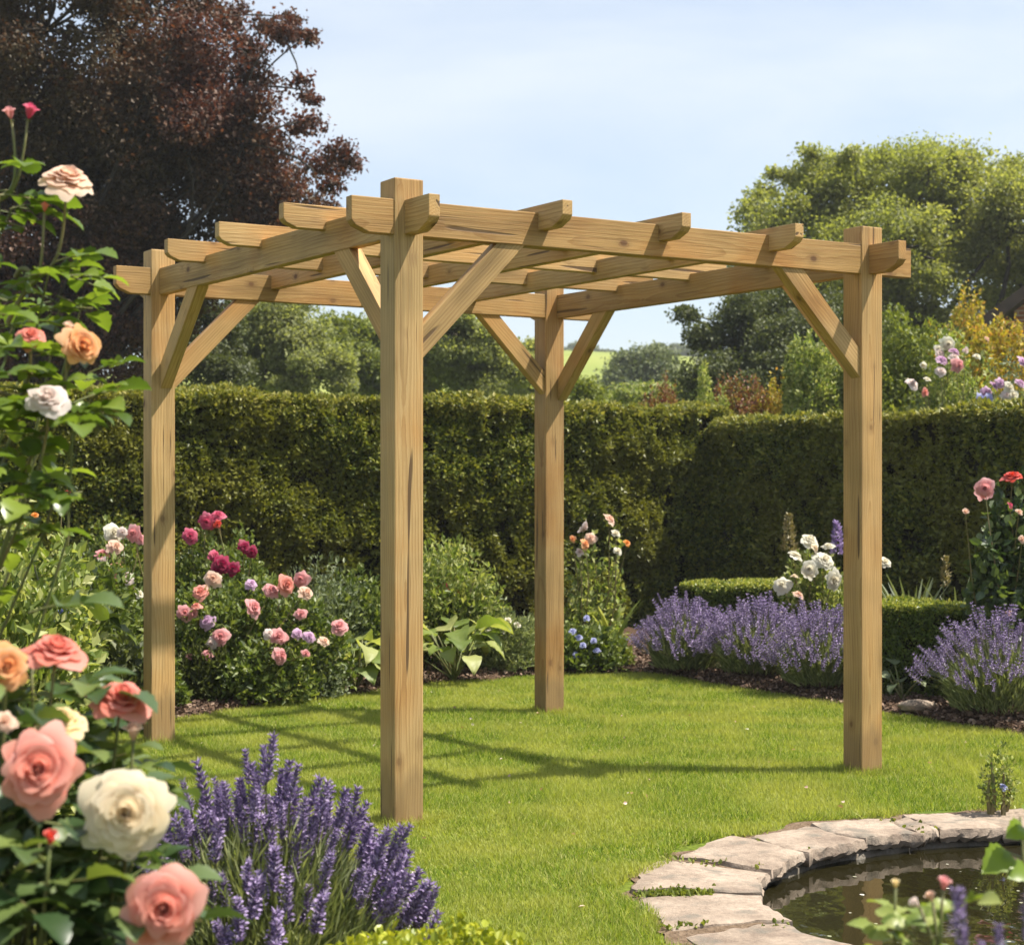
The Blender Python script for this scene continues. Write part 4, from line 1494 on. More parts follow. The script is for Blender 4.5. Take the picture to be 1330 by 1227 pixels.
rose_shrub('rose_bush', on_bed(300, 10.05), 'wide rose bush full of soft pink flowers between the left and front posts',
           [(270, 770, 10.1, 170, 6200), (350, 765, 10.2, 160, 6200), (400, 790, 10.25, 110, 3800), (255, 830, 10.0, 120, 3400), (330, 840, 9.95, 150, 3800)],
           [(276, 751, 21, 'peach', 10.1), (260, 768, 21, 'pink', 9.95), (255, 785, 13, 'pink', 9.9), (240, 796, 20, 'midpink', 9.85), (252, 797, 13, 'midpink', 9.85), (268, 806, 20, 'lilac', 9.8), (286, 826, 23, 'midpink', 9.75),
            (274, 836, 17, 'blush', 9.75), (270, 848, 14, 'midpink', 9.72), (246, 852, 11, 'midpink', 9.75), (331, 788, 23, 'midpink', 9.85), (327, 757, 15, 'lilac', 10.1), (352, 765, 19, 'midpink', 10.0), (373, 759, 24, 'pink', 10.0),
            (390, 752, 20, 'midpink', 10.05), (399, 768, 19, 'peach', 9.95), (362, 826, 22, 'midpink', 9.8), (350, 822, 14, 'blush', 9.8), (366, 851, 22, 'midpink', 9.72), (391, 797, 15, 'midpink', 9.9), (388, 822, 14, 'lilac', 9.8),
            (402, 826, 15, 'lilac', 9.8), (422, 832, 15, 'peach', 9.85), (398, 848, 12, 'midpink', 9.75), (441, 812, 22, 'midpink', 9.95)], M_SHRUB, .042, seed=5)
# leafy edge under the pink roses
shrub('ground_plant', on_bed(350, 9.92), .24, .18, .34, 2600, .03, 41, M_SHRUBLT, 'low bright green leafy plant at the foot of the wide pink rose bush', 'plant', stems=0, lump=.4)
shrub('ground_plant', on_bed(405, 10.15), .2, .16, .26, 2000, .028, 42, M_GREY, 'low grey-green leafy plant at the bed edge left of the broad-leaved plants', 'plant', stems=0, lump=.4)
shrub('bronze_fern', on_bed(262, 9.82), .22, .16, .30, 3000, .05, 43, M_DARKTREE, 'dark feathery plant at the bed edge just right of the left post', 'plant', stems=4, stretch=.5, lump=.3)
shrub('ground_plant', on_bed(200, 9.5), .2, .15, .26, 2000, .04, 44, M_SHRUB, 'low dark leafy plant behind the foot of the left post', 'plant', stems=0, lump=.4)


def broadleaf(name, base, n, size, h, mat, label, seed, spread=.5, cat='plant', width=.8):
    r = np.random.default_rng(seed)
    rt = root(name, base, label, cat, 'broad-leaved border plants')
    g = Geo()
    rws = 9
    yv = np.linspace(0, 1, rws)
    wv = width * .5 * np.sin(math.pi * yv ** .7) ** .7
    V, F = [], []
    for i in range(rws):
        ar = .25 * math.sin(yv[i] * 2.4) - .35 * yv[i] ** 2
        for k, s in enumerate((-1, -.5, 0, .5, 1)):
            V.append((wv[i] * s, yv[i], ar + .22 * abs(s) * wv[i] + .03 * math.sin(i * 2.1 + k * 1.7)))
    for i in range(rws - 1):
        for k in range(4):
            a = i * 5 + k
            F += [(a, a + 1, a + 6), (a, a + 6, a + 5)]
    T = (np.array(V), np.array(F))
    for k in range(n):
        a = r.uniform(0, 6.28)
        d_ = np.array([math.cos(a), math.sin(a), 0])
        tip = np.asarray(base) + d_ * spread * r.uniform(.3, 1) * .6 + [0, 0, h * r.uniform(.45, 1)]
        g.tube(curve(base, tip, .05, 5, -.05), np.linspace(.006, .004, 5), 5, 1)
        g.inst(T, [tip], frames([d_ + [0, 0, r.uniform(-.4, .3)]], np.array([[0, 0, 1.]]) + r.normal(size=(1, 3)) * .25), [size * r.uniform(.7, 1.2)])
    g.build('foliage', [mat, M_STEM], rt, True)
    return rt


broadleaf('broad_leaved_plant', on_bed(462, 10.5), 24, .22, .30, M_SHRUBLT, 'broad-leaved pale green plant at the bed edge left of the front post', 51, .36)
broadleaf('broad_leaved_plant', on_bed(590, 11.0), 30, .22, .34, M_SHRUBLT, 'broad-leaved bright green plant at the bed edge right of the front post', 52, .42)
broadleaf('broad_leaved_plant', on_bed(70, 8.2), 14, .17, .95, M_SHRUB, 'large-leaved plant standing at the left above the coral roses', 53, .45)
shrub('bushy_perennial', on_bed(575, 11.6), .42, .35, .78, 6500, .05, 54, M_SHRUBLT, 'tall pale green perennial between the front post and the back post', 'plant', stretch=.7)
shrub('bushy_perennial', on_bed(620, 11.7), .25, .3, .55, 3000, .045, 154, M_SHRUB, 'mid green perennial beside the tall pale one, left of the back post', 'plant', stretch=.7)
shrub('bushy_perennial', on_bed(470, 11.2), .35, .3, .62, 4800, .045, 55, M_SHRUB, 'green leafy perennial just left of the front post', 'plant')
shrub('bushy_perennial', on_bed(420, 11.0), .3, .3, .72, 4200, .04, 155, M_GREY, 'grey-green airy perennial right of the wide pink rose bush', 'plant', stretch=.6)
sh = shrub('feathery_plant', on_bed(662, 11.45), .22, .2, .36, 5200, .045, 56, M_LAVLEAF, 'low feathery plant left of the foot of the back post', 'plant', stretch=.35, stems=0)
for k, (px, py) in enumerate(((660, 806), (645, 811), (672, 812), (636, 822), (652, 818))):
    bloom(sh, at(px, py, 11.35), .05, (.2, -.6, .7), 'white', 'lo', k)
rf_ = rose_shrub('red_flowers', on_bed(578, 11.8), 'small cluster of dark red flowers above the pale green perennial', [(578, 770, 11.8, 60, 1200)],
                 [(566, 762, 13, 'red', 11.7), (577, 760, 12, 'crimson', 11.7), (585, 766, 11, 'red', 11.7), (597, 771, 12, 'red', 11.7), (572, 768, 9, 'crimson', 11.7)], M_SHRUB, .035, seed=58, group=None, cat='plant')
# --- by the back post
rose_shrub('rose_bush', on_bed(762, 12.0), 'tall slender rose with pale peach flowers right of the back post',
           [(763, 700, 12.0, 44, 520), (797, 690, 12.05, 30, 260), (752, 765, 11.9, 60, 800), (780, 760, 12.0, 50, 420)],
           [(760, 685, 17, 'blush', 11.9), (793, 673, 17, 'peach', 11.9), (767, 698, 15, 'peach', 11.85), (761, 706, 14, 'apricot', 11.8), (744, 699, 10, 'apricot', 11.9), (815, 704, 11, 'orange', 11.9), (753, 716, 12, 'blush', 11.8),
            (800, 692, 12, 'white', 11.9), (803, 715, 12, 'white', 11.85)], M_SHRUBLT, .05, seed=6)


def strap_plant(name, base, n, h, w, mat, label, seed, lean=.25, cat='plant', group=None):
    r = np.random.default_rng(seed)
    rt = root(name, base, label, cat, group)
    g = Geo()
    for k in range(n):
        a = r.uniform(0, 6.28)
        d_ = np.array([math.cos(a), math.sin(a), 0])
        hh = h * r.uniform(.6, 1.05)
        t = np.linspace(0, 1, 7)
        P = np.asarray(base)[None] + d_[None] * (.03 + lean * hh * t[:, None] ** 2) + np.stack([0 * t, 0 * t, hh * t * (1 - .12 * t * lean * 3)], 1)
        sd = np.array([-d_[1], d_[0], 0])
        ww = w * (1 - .9 * t ** 3) * .5
        V = np.concatenate([P - sd * ww[:, None], P + sd * ww[:, None]])
        F = []
        for i in range(6):
            F += [(i, i + 7, i + 8), (i, i + 8, i + 1)]
        g.add(V, F)
    g.build('foliage', mat, rt)
    return rt


strap_plant('iris_plant', on_bed(795, 11.9), 9, .52, .05, M_SHRUBLT, 'clump of wide upright iris leaves beside the tall slender rose', 61, .4)
sh = shrub('blue_flower_plant', on_bed(752, 11.55), .3, .2, .3, 3000, .045, 62, M_SHRUB, 'low leafy plant with small blue flowers at the bed edge right of the back post', 'plant', stems=0)
for k, (px, py) in enumerate(((752, 828), (762, 803), (771, 832), (748, 850), (775, 845), (757, 838), (744, 820))):
    bloom(sh, at(px, py, 11.4), .045, (.2, -.7, .6), 'blue', 'lo', k)
shrub('ground_plant', on_bed(790, 11.75), .16, .14, .2, 1500, .035, 63, M_LIME, 'low bright green tuft at the bed edge below the iris leaves', 'plant', stems=0)

# --- far left filler, between the foreground roses and the hedge
shrub('leafy_shrub', on_bed(40, 8.9), .42, .4, .98, 9000, .05, 71, M_SHRUBLT, 'tall pale green leafy plant at the left, behind the coral roses', 'shrub', lump=.4)
shrub('leafy_shrub', on_bed(110, 9.3), .34, .3, .78, 6000, .045, 72, M_SHRUB, 'mid green leafy plant between the pale leafy plant and the peach rose bush', 'shrub', lump=.4)
shrub('leafy_shrub', on_bed(-60, 8.4), .45, .4, 1.05, 7000, .05, 73, M_SHRUB, 'dark leafy shrub cut off by the left side of the photo', 'shrub')
shrub('leafy_shrub', on_bed(115, 8.9), .40, .3, .42, 5000, .05, 74, M_DARKTREE, 'low dark green plant in the shade left of the left post', 'plant', stems=0)
rose_shrub('red_lily', on_bed(78, 9.4), 'thin plant with a red flower and orange buds above the leafy plants at the left', [(78, 665, 9.4, 26, 260)],
           [(85, 640, 12, 'red', 9.4), (82, 646, 9, 'orange', 9.38), (46, 668, 11, 'orange', 9.3), (30, 682, 9, 'red', 9.2), (33, 690, 8, 'crimson', 9.2)], M_SHRUBLT, .04, seed=75, group=None, cat='plant')
sh = shrub('blue_flower_plant', on_bed(85, 8.3), .14, .12, .56, 900, .035, 76, M_GREY, 'low plant with blue-violet flowers above the coral rose at the left', 'plant', stems=4)
for k, (px, py) in enumerate(((80, 796), (94, 783), (86, 800), (75, 804))):
    bloom(sh, at(px, py, 8.15), .05, (.2, -.7, .6), 'blue', 'lo', k)


# ================================================================ LAVENDER
def spike_mesh(seed, whorls=9, per=8, fat=1., gap=True):
    """flower spike of length 1 standing on its stalk"""
    r = np.random.default_rng(seed)
    g = Geo()
    octa = (np.array([(.5, 0, 0), (-.5, 0, 0), (0, 0, .5), (0, 0, -.5), (0, -.1, 0), (0, 1, 0)]),
            np.array([(0, 2, 5), (2, 1, 5), (1, 3, 5), (3, 0, 5), (2, 0, 4), (1, 2, 4), (3, 1, 4), (0, 3, 4)]))
    ph0 = r.uniform(0, 6)
    for w in range(whorls):
        z = w / (whorls - .3)
        rad = fat * (.055 + .05 * math.sin(min(1, z * 1.15 + .12) * math.pi)) * (.9 if z < .85 else .7)
        m_ = per if z < .85 else max(4, per - 3)
        a = ph0 + w * .5 + np.arange(m_) * 6.283 / m_ + r.normal(size=m_) * .15
        c = np.stack([np.cos(a), np.sin(a), 0 * a], 1)
        P = c * rad * .25 + np.array([0, 0, z * .93]) + r.normal(size=(m_, 3)) * .008
        Y = c * .8 + np.array([0, 0, .75]) + r.normal(size=(m_, 3)) * .12
        g.inst(octa, P, frames(Y, rdir(m_)), np.stack([np.full(m_, .045), r.uniform(.10, .14, m_), np.full(m_, .045)], 1) * fat, (r.random(m_) < .35).astype(int))
        # open lipped flowers
        k = max(1, m_ // 3)
        g.inst(T_WIDE, P[:k] + c[:k] * rad * .9 + [0, 0, .05], frames(c[:k] + [0, 0, .1], np.tile([0, 0, 1.], (k, 1))), r.uniform(.05, .08, k) * fat, 0)
    g.tube([(0, 0, -.25), (0, 0, .95)], [.016, .008], 5, 2)
    return g.mesh('flower_spike', [M_LAV, M_LAVCALYX, M_STEM], False)


SPK = [spike_mesh(101, 10, 11, 1.2), spike_mesh(102, 9, 11, 1.28), spike_mesh(103, 11, 10, 1.15), spike_mesh(104, 8, 11, 1.3)]
SPK_LO = [spike_mesh(111, 6, 5, 1.25), spike_mesh(112, 7, 5, 1.2), spike_mesh(113, 5, 5, 1.3)]


def add_spike(rt, me, p, dirv, L):
    o = link('flower_spike', me, rt)
    o.location = Vector([float(q) for q in p]) - rt.location
    orient(o, dirv, random.uniform(0, 6.28))
    o.scale = (L, L, L)
    return o


def lavender(base, rx, ry, h, nspk, label, seed, L=.09, meshes=None, part_max=100, foliage=2200, extra=0, fh=.62, droop=.30, front=1., lw=.26, group='lavender clumps'):
    """clump: grey-green needle leaves, thin stalks fanning out and a spike on each"""
    r = np.random.default_rng(seed)
    rt = root('lavender', base, label, 'lavender', group)
    base = np.asarray(base, float)
    st = Geo()
    meshes = meshes or SPK_LO
    pts = []
    tot = nspk + extra
    for k in range(tot):
        a = k * 2.39996 + r.normal() * .3
        q = math.sqrt((k + .5) / tot)
        lx, ly = q * math.cos(a), q * math.sin(a)
        if ly < -.25 and r.random() > front:
            ly *= -.8
        hz_ = h * (1 - droop * q * q) * (1 + r.normal() * .07) - L
        tip = base + [lx * rx, ly * ry, max(.12, hz_)]
        dv = nrm(np.array([lx * rx * 1.0, ly * ry * 1.0, h * .75]) + r.normal(size=3) * .05)
        foot = base + [lx * rx * .3, ly * ry * .3, h * .12]
        t = np.linspace(0, 1, 5)[:, None]
        ctl = foot + (tip - foot) * .55 + [0, 0, .05 * h] - dv * .02
        P = (1 - t) ** 2 * foot + 2 * t * (1 - t) * ctl + t ** 2 * tip
        st.tube(P, np.linspace(.0022, .0014, 5) * (L / .09) ** .5, 3, 1, False)
        pts.append((tip, dv, q))
    # needle leaves
    n = foliage
    a = r.uniform(0, 6.28, n)
    q = np.sqrt(r.random(n))
    hh = h * fh * (1 - droop * q ** 2) * r.uniform(.15, 1.05, n)
    P = base + np.stack([q * np.cos(a) * rx * (.55 + .4 * hh / h), q * np.sin(a) * ry * (.55 + .4 * hh / h), hh], 1)
    Y = nrm(np.stack([np.cos(a) * q * .7, np.sin(a) * q * .7, np.full(n, .9)], 1) + r.normal(size=(n, 3)) * .28)
    ln = r.uniform(.5, 1.25, n) * L * .75
    st.inst(T_LEAF, P, frames(Y, rdir(n)), np.stack([ln * lw, ln, ln * .3], 1), 0)
    st.build('foliage', [M_LAVLEAF, M_STEM], rt)
    order = sorted(range(tot), key=lambda i: pts[i][0][1] - pts[i][0][2] * .5)   # nearest and tallest first
    for i in order[:nspk]:
        add_spike(rt, meshes[i % len(meshes)], pts[i][0], pts[i][1] + r.normal(size=3) * .06, L * r.uniform(.75, 1.3))
    if extra:
        g = Geo()
        for i in order[nspk:]:
            me = meshes[i % len(meshes)]
            nv = len(me.vertices)
            co = np.empty(nv * 3, np.float32)
            me.vertices.foreach_get('co', co)
            fi = np.empty(len(me.loops), np.int32)
            me.loops.foreach_get('vertex_index', fi)
            mi = np.empty(len(me.polygons), np.int32)
            me.polygons.foreach_get('material_index', mi)
            z = nrm(pts[i][1] + r.normal(size=3) * .06)
            x_ = nrm(np.cross(z, [.3, 1, .1]))
            R = np.stack([x_, np.cross(z, x_), z], 1)
            g.add((co.reshape(-1, 3) * L * r.uniform(.7, 1.25)) @ R.T + pts[i][0], fi.reshape(-1, 3))
            g.m[-1] = mi
        o = g.build('flower_spike', [M_LAV, M_LAVCALYX, M_STEM], rt)
        o['kind'] = 'stuff'
    return rt


lavender(on_bed(890, 11.35), .33, .36, .50, 95, 'lavender clump at the far left end of the row, before the far box block', 201, .095, extra=260, foliage=5200, droop=.52)
lavender(on_bed(985, 10.95), .37, .36, .51, 95, 'middle lavender clump of the row, below the white roses', 202, .095, extra=280, foliage=5600, droop=.52)
lavender(on_bed(1066, 10.35), .34, .36, .50, 95, 'lavender clump half hidden by the right-hand post', 203, .095, extra=240, foliage=5000, droop=.52)
lavender(on_bed(1300, 9.15), .44, .42, .55, 95, 'lavender clump at the right edge beyond the pond', 204, .09, extra=270, foliage=6000, droop=.52)

# near clump on the left, beside the roses
fl = lavender((gx(338, 3.3), 3.3, 0), .32, .28, .69, 100, 'large close lavender clump beside the foreground roses', 205, .080, SPK, extra=230, foliage=17000, fh=.84, droop=.34, front=.35, lw=.12, group='lavender clumps')

# --- right border
rose_shrub('rose_bush', on_bed(1062, 11.5), 'white rose bush between the lavender and the right-hand post',
           [(1055, 725, 11.5, 80, 2800), (1075, 745, 11.4, 70, 2000), (1035, 760, 11.45, 60, 1500)],
           [(1053, 700, 24, 'white', 11.4), (1034, 720, 21, 'white', 11.35), (1072, 726, 26, 'white', 11.3), (1051, 739, 21, 'white', 11.25), (1084, 754, 25, 'white', 11.2), (1015, 759, 22, 'white', 11.2), (1038, 771, 14, 'peach', 11.15),
            (1076, 708, 15, 'white', 11.4), (1032, 747, 12, 'cream', 11.2), (1016, 795, 10, 'white', 11.1), (1150, 729, 18, 'white', 11.2), (1060, 711, 13, 'cream', 11.35)], M_SHRUBLT, .04, seed=7, face=(.3, -.6, .75))


def plume(name, px, py, d_, hpx, wpx, mats, label, seed, n=260, leaf=.03):
    base = on_bed(px, d_)
    rt = root(name, base, label, 'plant')
    top = at(px, py, d_)
    r = np.random.default_rng(seed)
    s = Geo()
    s.tube(curve(base, top, .03, 6), np.linspace(.006, .003, 6), 5)
    s.build('stem', M_STEM, rt)
    g = Geo()
    t = r.random(n)
    L = hpx * d_ / FPX
    w_ = wpx * d_ / FPX / 2
    a = r.uniform(0, 6.28, n)
    rr = w_ * (1 - t) ** .6 * r.uniform(.3, 1, n)
    P = top + np.stack([np.cos(a) * rr, np.sin(a) * rr, -t * 0 - L * (1 - t) + 0 * t], 1)
    Y = nrm(np.stack([np.cos(a), np.sin(a), np.full(n, .8)], 1) + r.normal(size=(n, 3)) * .2)
    g.inst(T_LEAF, P, frames(Y, rdir(n)), leaf * r.uniform(.6, 1.2, n))
    g.build('flower_spike', mats, rt)


M_BEIGE = leafmat('seed_plume', [(.20, .16, .07), (.30, .25, .12)], trans=.2)
plume('seed_plume', 1025, 668, 11.9, 48, 20, M_BEIGE, 'single beige seed plume above the white rose bush', 301)
plume('purple_spire', 1087, 678, 11.6, 42, 15, M_LAV, 'purple flower spire beside the left edge of the right-hand post', 302)
plume('dry_spire', 1228, 722, 10.9, 40, 9, M_BEIGE, 'dry brown flower spire among the strap leaves behind the right box block', 303, 120)
strap_plant('strap_leaf_plant', on_bed(1185, 10.9), 34, .74, .03, M_GREY, 'grey-green sword-leaved clump behind the right box block, near the post', 311, .35)
strap_plant('strap_leaf_plant', on_bed(1245, 10.7), 30, .74, .03, M_GREY, 'grey-green sword-leaved clump behind the right box block, near the right rose', 312, .35)
rose_shrub('rose_bush', on_bed(1300, 9.8), 'tall rose with pink and red flowers at the right edge behind the lavender',
           [(1300, 650, 9.8, 60, 1200), (1315, 680, 9.8, 90, 2600), (1285, 720, 9.7, 66, 1500), (1330, 640, 9.85, 60, 1300)],
           [(1279, 634, 25, 'midpink', 9.7), (1315, 617, 25, 'red', 9.75), (1313, 655, 12, 'magenta', 9.7), (1254, 667, 9, 'peach', 9.65), (1324, 664, 10, 'peach', 9.65), (1328, 700, 11, 'peach', 9.6), (1307, 795, 9, 'peach', 9.5)],
           M_ROSELEAF, .055, seed=8, face=(.2, -.7, .6), tpl=T_WIDE)
broadleaf('broad_leaved_plant', on_bed(1172, 9.75), 7, .12, .2, M_GREY, 'small broad-leaved plant on the soil right of the right-hand post', 54, .2)
# edging stone half under the lavender at the right
bm = bmesh.new()
bmesh.ops.create_icosphere(bm, subdivisions=3, radius=1)
for v_ in bm.verts:
    q = np.array(v_.co)
    v_.co = Vector(q * (1 + .12 * wob(q[None], 1.4, 3)[0])) * .1
    v_.co *= .62
    v_.co.x *= 1.7
    v_.co.z *= .55
me = bpy.data.meshes.new('rock')
bm.to_mesh(me)
bm.free()
me.materials.append(M_STONE)
me.polygons.foreach_set('use_smooth', np.ones(len(me.polygons), bool))
pr = on_bed(1192, 9.42)
tag(link('rock', me, None, pr + [0, 0, .03]), 'small flat grey rock on the bed edge right of the right-hand post', 'rock')

# --- shrubs beyond the right hedge
shrub('leafy_shrub', (gx(1060, 17.5), 17.5, 0), .5, .6, 2.6, 42000, .05, 401, M_SHRUBLT, 'pale green shrub rising over the right hedge, left of the right-hand post', 'shrub', lump=.2, shell=.72)
shrub('leafy_shrub', (gx(1165, 17.2), 17.2, 0), .6, .6, 2.75, 40000, .05, 402, M_LIME, 'yellow-green shrub rising over the right hedge, right beside the post', 'shrub', lump=.2, shell=.72)
shrub('yellow_shrub', (gx(1238, 18.2), 18.2, 0), 1.05, .8, 3.1, 52000, .05, 403, M_YELLOW, 'tall yellow-leaved shrub beyond the right hedge', 'shrub', lump=.2, shell=.72)
shrub('yellow_shrub', (gx(1345, 17.8), 17.8, 0), .75, .6, 2.95, 40000, .05, 404, M_RUSSET, 'orange-tinted shrub at the right edge beyond the hedge', 'shrub', lump=.2, shell=.72)
shrub('lime_shrub', (gx(1195, 16.8), 16.8, 0), .6, .6, 2.62, 34000, .05, 405, M_LIME, 'lime-green shrub behind the pale pink roses beyond the right hedge', 'shrub', lump=.25, shell=.72)
shrub('yellow_shrub', (gx(1290, 17.2), 17.2, 0), .7, .6, 2.72, 36000, .05, 406, M_YELLOW, 'golden bushy shrub between the pale pink roses and the orange-tinted shrub', 'shrub', lump=.25, shell=.72)
r_ = rose_shrub('rose_bush', (gx(1235, 15.2), 15.2, 0), 'rose bush with pale pink and white flowers beyond the right hedge',
                [(1235, 462, 15.2, 110, 14000), (1205, 488, 15.1, 80, 8000), (1268, 486, 15.0, 80, 8000)],
                [(1232, 447, 18, 'white', 15.0), (1222, 458, 16, 'blush', 15.0), (1240, 455, 14, 'lilac', 14.95), (1225, 466, 16, 'lilac', 14.9), (1240, 463, 14, 'blush', 14.9), (1246, 475, 18, 'midpink', 14.8), (1186, 497, 17, 'blush', 14.9),
                 (1202, 509, 12, 'pink', 14.8), (1219, 452, 12, 'white', 15.), (1269, 462, 10, 'white', 14.9), (1255, 455, 11, 'blush', 14.95), (1222, 481, 14, 'blush', 14.85), (1199, 475, 9, 'white', 14.9), (1205, 492, 10, 'white', 14.85), (1283, 440, 10, 'peach', 15.)],
                M_SHRUBLT, .05, seed=9)
rose_shrub('phlox', (gx(1300, 14.2), 14.2, 0), 'purple and white flower clump showing over the right hedge at the edge', [(1300, 490, 14.2, 110, 9000)],
           [(1281, 510, 15, 'lilac', 14.1), (1292, 500, 13, 'lilac', 14.1), (1300, 497, 13, 'lilac', 14.1), (1312, 503, 16, 'white', 14.05), (1316, 513, 16, 'white', 14.), (1308, 512, 13, 'blush', 14.), (1326, 496, 13, 'lilac', 14.1), (1330, 470, 16, 'lilac', 14.3),
            (1274, 517, 13, 'blue', 14.), (1285, 518, 14, 'blue', 14.)], M_GREY, .04, seed=10, cat='plant', group=None)
for k, (px, top, mt, lab, w_) in enumerate(((860, 508, M_RUSSET, 'dark red low shrub showing over the hedge near its corner', 45), (925, 500, M_SHRUBLT, 'yellow-green low shrub above the corner of the two hedges', 42),
                                            (960, 503, M_RUSSET, 'orange-red low shrub above the left end of the right hedge', 55), (1005, 500, M_YELLOW, 'low golden shrub above the right hedge, left of the pale green shrub', 45))):
    d_ = 18.5
    t = at(px, top, d_)
    shrub('russet_shrub' if mt is M_RUSSET else 'low_shrub', (t[0], d_, 0), w_ * d_ / FPX * .95, .5, t[2], 26000, .04, 420 + k, mt, lab, 'shrub', lump=.25, shell=.75)

# ================================================================ FOREGROUND
# soil under the near plants, outside the picture
g = Geo()
V = [(-2.9, 1.2, .004), (-.1, 1.2, .004), (.2, 2.6, .004), (.0, 3.3, .004), (-.3, 3.65, .004), (-.9, 3.9, .004), (-1.35, 5.2, .004), (-2.9, 5.8, .004)]
g.add(V, [(0, k, k + 1) for k in range(1, 7)])
tag(g.build('flower_bed', M_SOIL), 'soil under the foreground roses and lavender', 'soil', kind='structure')
g = Geo()
g.add([(.3, 1.2, .004), (1.6, 1.2, .004), (1.6, 2.6, .004), (.35, 2.7, .004)], [(0, 1, 2), (0, 2, 3)])
tag(g.build('flower_bed', M_SOIL), 'soil under the rosebuds in the lower right corner', 'soil', kind='structure')


def fg_rose(name, base, label, blooms, seed, leaf=.05, fillers=(), leafmat_=None, pxmax=9999, cane_r=.0045, skip=.42, step=.055, ztop=9.):
    """blooms: (px,py,w_px,colour,d,face,kind,label)"""
    rt = root(name, base, label, 'rose bush', 'roses in bloom near the camera')
    g = Geo()
    r = np.random.default_rng(seed)
    base = np.asarray(base, float)

    def clear(q):                                            # no leaf grows right across an open flower
        qx, qy = HX + q[0] / q[1] * FPX, HY - (q[2] - CAMZ) / q[1] * FPX
        if qx > pxmax:
            return False
        return not any(b[6] == 'hi' and q[1] < b[4] + .04 and math.hypot(qx - b[0], qy - b[1]) < b[2] * 1.2 for b in blooms)
    for k, (px, py, wpx, colour, d_, face, kind, lab, *via) in enumerate(blooms):
        p = at(px, py, d_)
        dm = wpx * d_ / FPX
        f = nrm(np.array(face, float))
        foot = p - f * dm * (.22 if kind == 'hi' else .6)
        bloom(rt, foot, dm * .84 if kind == 'hi' else dm * .9, f, colour, kind, k, lab, calyx=True, squash=1. if kind == 'hi' else 1.05)
        s0 = at(*via[0], d_ + .05) if via else base + r.normal(size=3) * [.05, .05, 0]
        mid = s0 * .45 + foot * .55 if via else base * .35 + foot * .65 + r.normal(size=3) * [.03, .03, 0] - [0, 0, .06]
        t = np.linspace(0, 1, 14)[:, None]
        end = foot - f * dm * .12
        ctl2 = end - (f * .10 + np.array([0, 0, .10]))
        P = (1 - t) ** 3 * s0 + 3 * t * (1 - t) ** 2 * mid + 3 * t ** 2 * (1 - t) * ctl2 + t ** 3 * end
        c = Geo()
        c.tube(P, np.linspace(cane_r, .0021, 14), 7)
        # thorns
        for q in range(4, 12, 2):
            a = r.uniform(0, 6.28)
            dv = np.array([math.cos(a), math.sin(a), -.2])
            c.tube([P[q], P[q] + dv * .008], [.0018, .0002], 4)
        c.build('stem', M_STEM if d_ < 2.6 else M_CANE, rt, True)
        Ls = np.linalg.norm(np.diff(P, axis=0), axis=1).sum()
        m_ = int(Ls * (1 - skip) / step)
        for q in range(m_):
            s = skip + (1 - skip) * (q + r.random() * .6) / m_
            if s > .93:
                continue
            i = min(12, int(s * 13))
            if P[i][2] > ztop or not clear(P[i]):
                continue
            a = q * 2.4 + r.uniform(-.5, .5) + k
            compound_leaf(g, P[i], [math.cos(a), math.sin(a) * .9, r.uniform(-.5, .6)], leaf * r.uniform(.65, 1.1), 0, 2)
    for (px, py, d_, n_, sp) in fillers:
        c0 = at(px, py, d_)
        for q in range(n_):
            b_ = c0 + r.normal(size=3) * np.array([sp, sp, sp * .8])
            a = r.uniform(0, 6.28)
            if not clear(b_):
                continue
            compound_leaf(g, b_, [math.cos(a), math.sin(a), r.uniform(-.1, .7)], leaf * r.uniform(.75, 1.2), 0, 2)
            if q % 4 == 0:
                g.tube(curve(b_, base + (b_ - base) * [.5, .5, .3], .06, 6), np.linspace(.002, .004, 6), 5, 1)
    g.build('foliage', [leafmat_ or M_ROSELEAF, M_STEM], rt, True)
    return rt


B0 = (-.72, 2.25, 0)
fg_rose('rose_bush', B0, 'large foreground rose bush with coral, peach and cream blooms at lower left', [
    (75, 836, 76, 'coral', 2.25, (.25, -.35, .9), 'hi', 'coral bloom at the top, seen from the side'),
    (10, 864, 60, 'apricot', 2.15, (.35, -.9, .35), 'hi', 'apricot orange bloom cut by the left side'),
    (78, 930, 68, 'yellow', 2.2, (.1, -.45, .9), 'hi', 'pale yellow open bloom'),
    (160, 900, 76, 'coral', 2.3, (.3, -.5, .85), 'hi', 'coral pink bloom nearest the left post'),
    (50, 998, 104, 'pink', 2.05, (.3, -.9, .25), 'hi', 'large coral pink bloom facing the camera'),
    (163, 1056, 112, 'cream', 2.05, (.15, -.95, .2), 'hi', 'large creamy white bloom facing the camera'),
    (212, 1180, 102, 'pink', 2.0, (.1, -.95, .15), 'hi', 'coral pink bloom in front of the lavender'),
    (6, 936, 30, 'peach', 2.1, (.3, -.8, .5), 'hi', 'small half-open peach bloom'),
    (174, 948, 24, 'peach', 2.28, (.1, -.2, 1), 'bud', 'peach bud'),
    (66, 1086, 20, 'red', 2.0, (.2, -.3, 1), 'bud', 'red bud'),
    (40, 856, 18, 'crimson', 2.3, (.0, -.3, 1), 'bud', 'crimson bud'),
], 501, .055, [(60, 1130, 2.1, 26, .08), (30, 1200, 2.05, 26, .09), (95, 1190, 2.15, 20, .06), (-40, 1050, 2.15, 26, .1), (40, 1000, 2.3, 18, .08), (100, 1010, 2.38, 14, .06), (20, 930, 2.4, 12, .07), (150, 1260, 2.1, 12, .05), (-60, 900, 2.3, 16, .1)], pxmax=178)

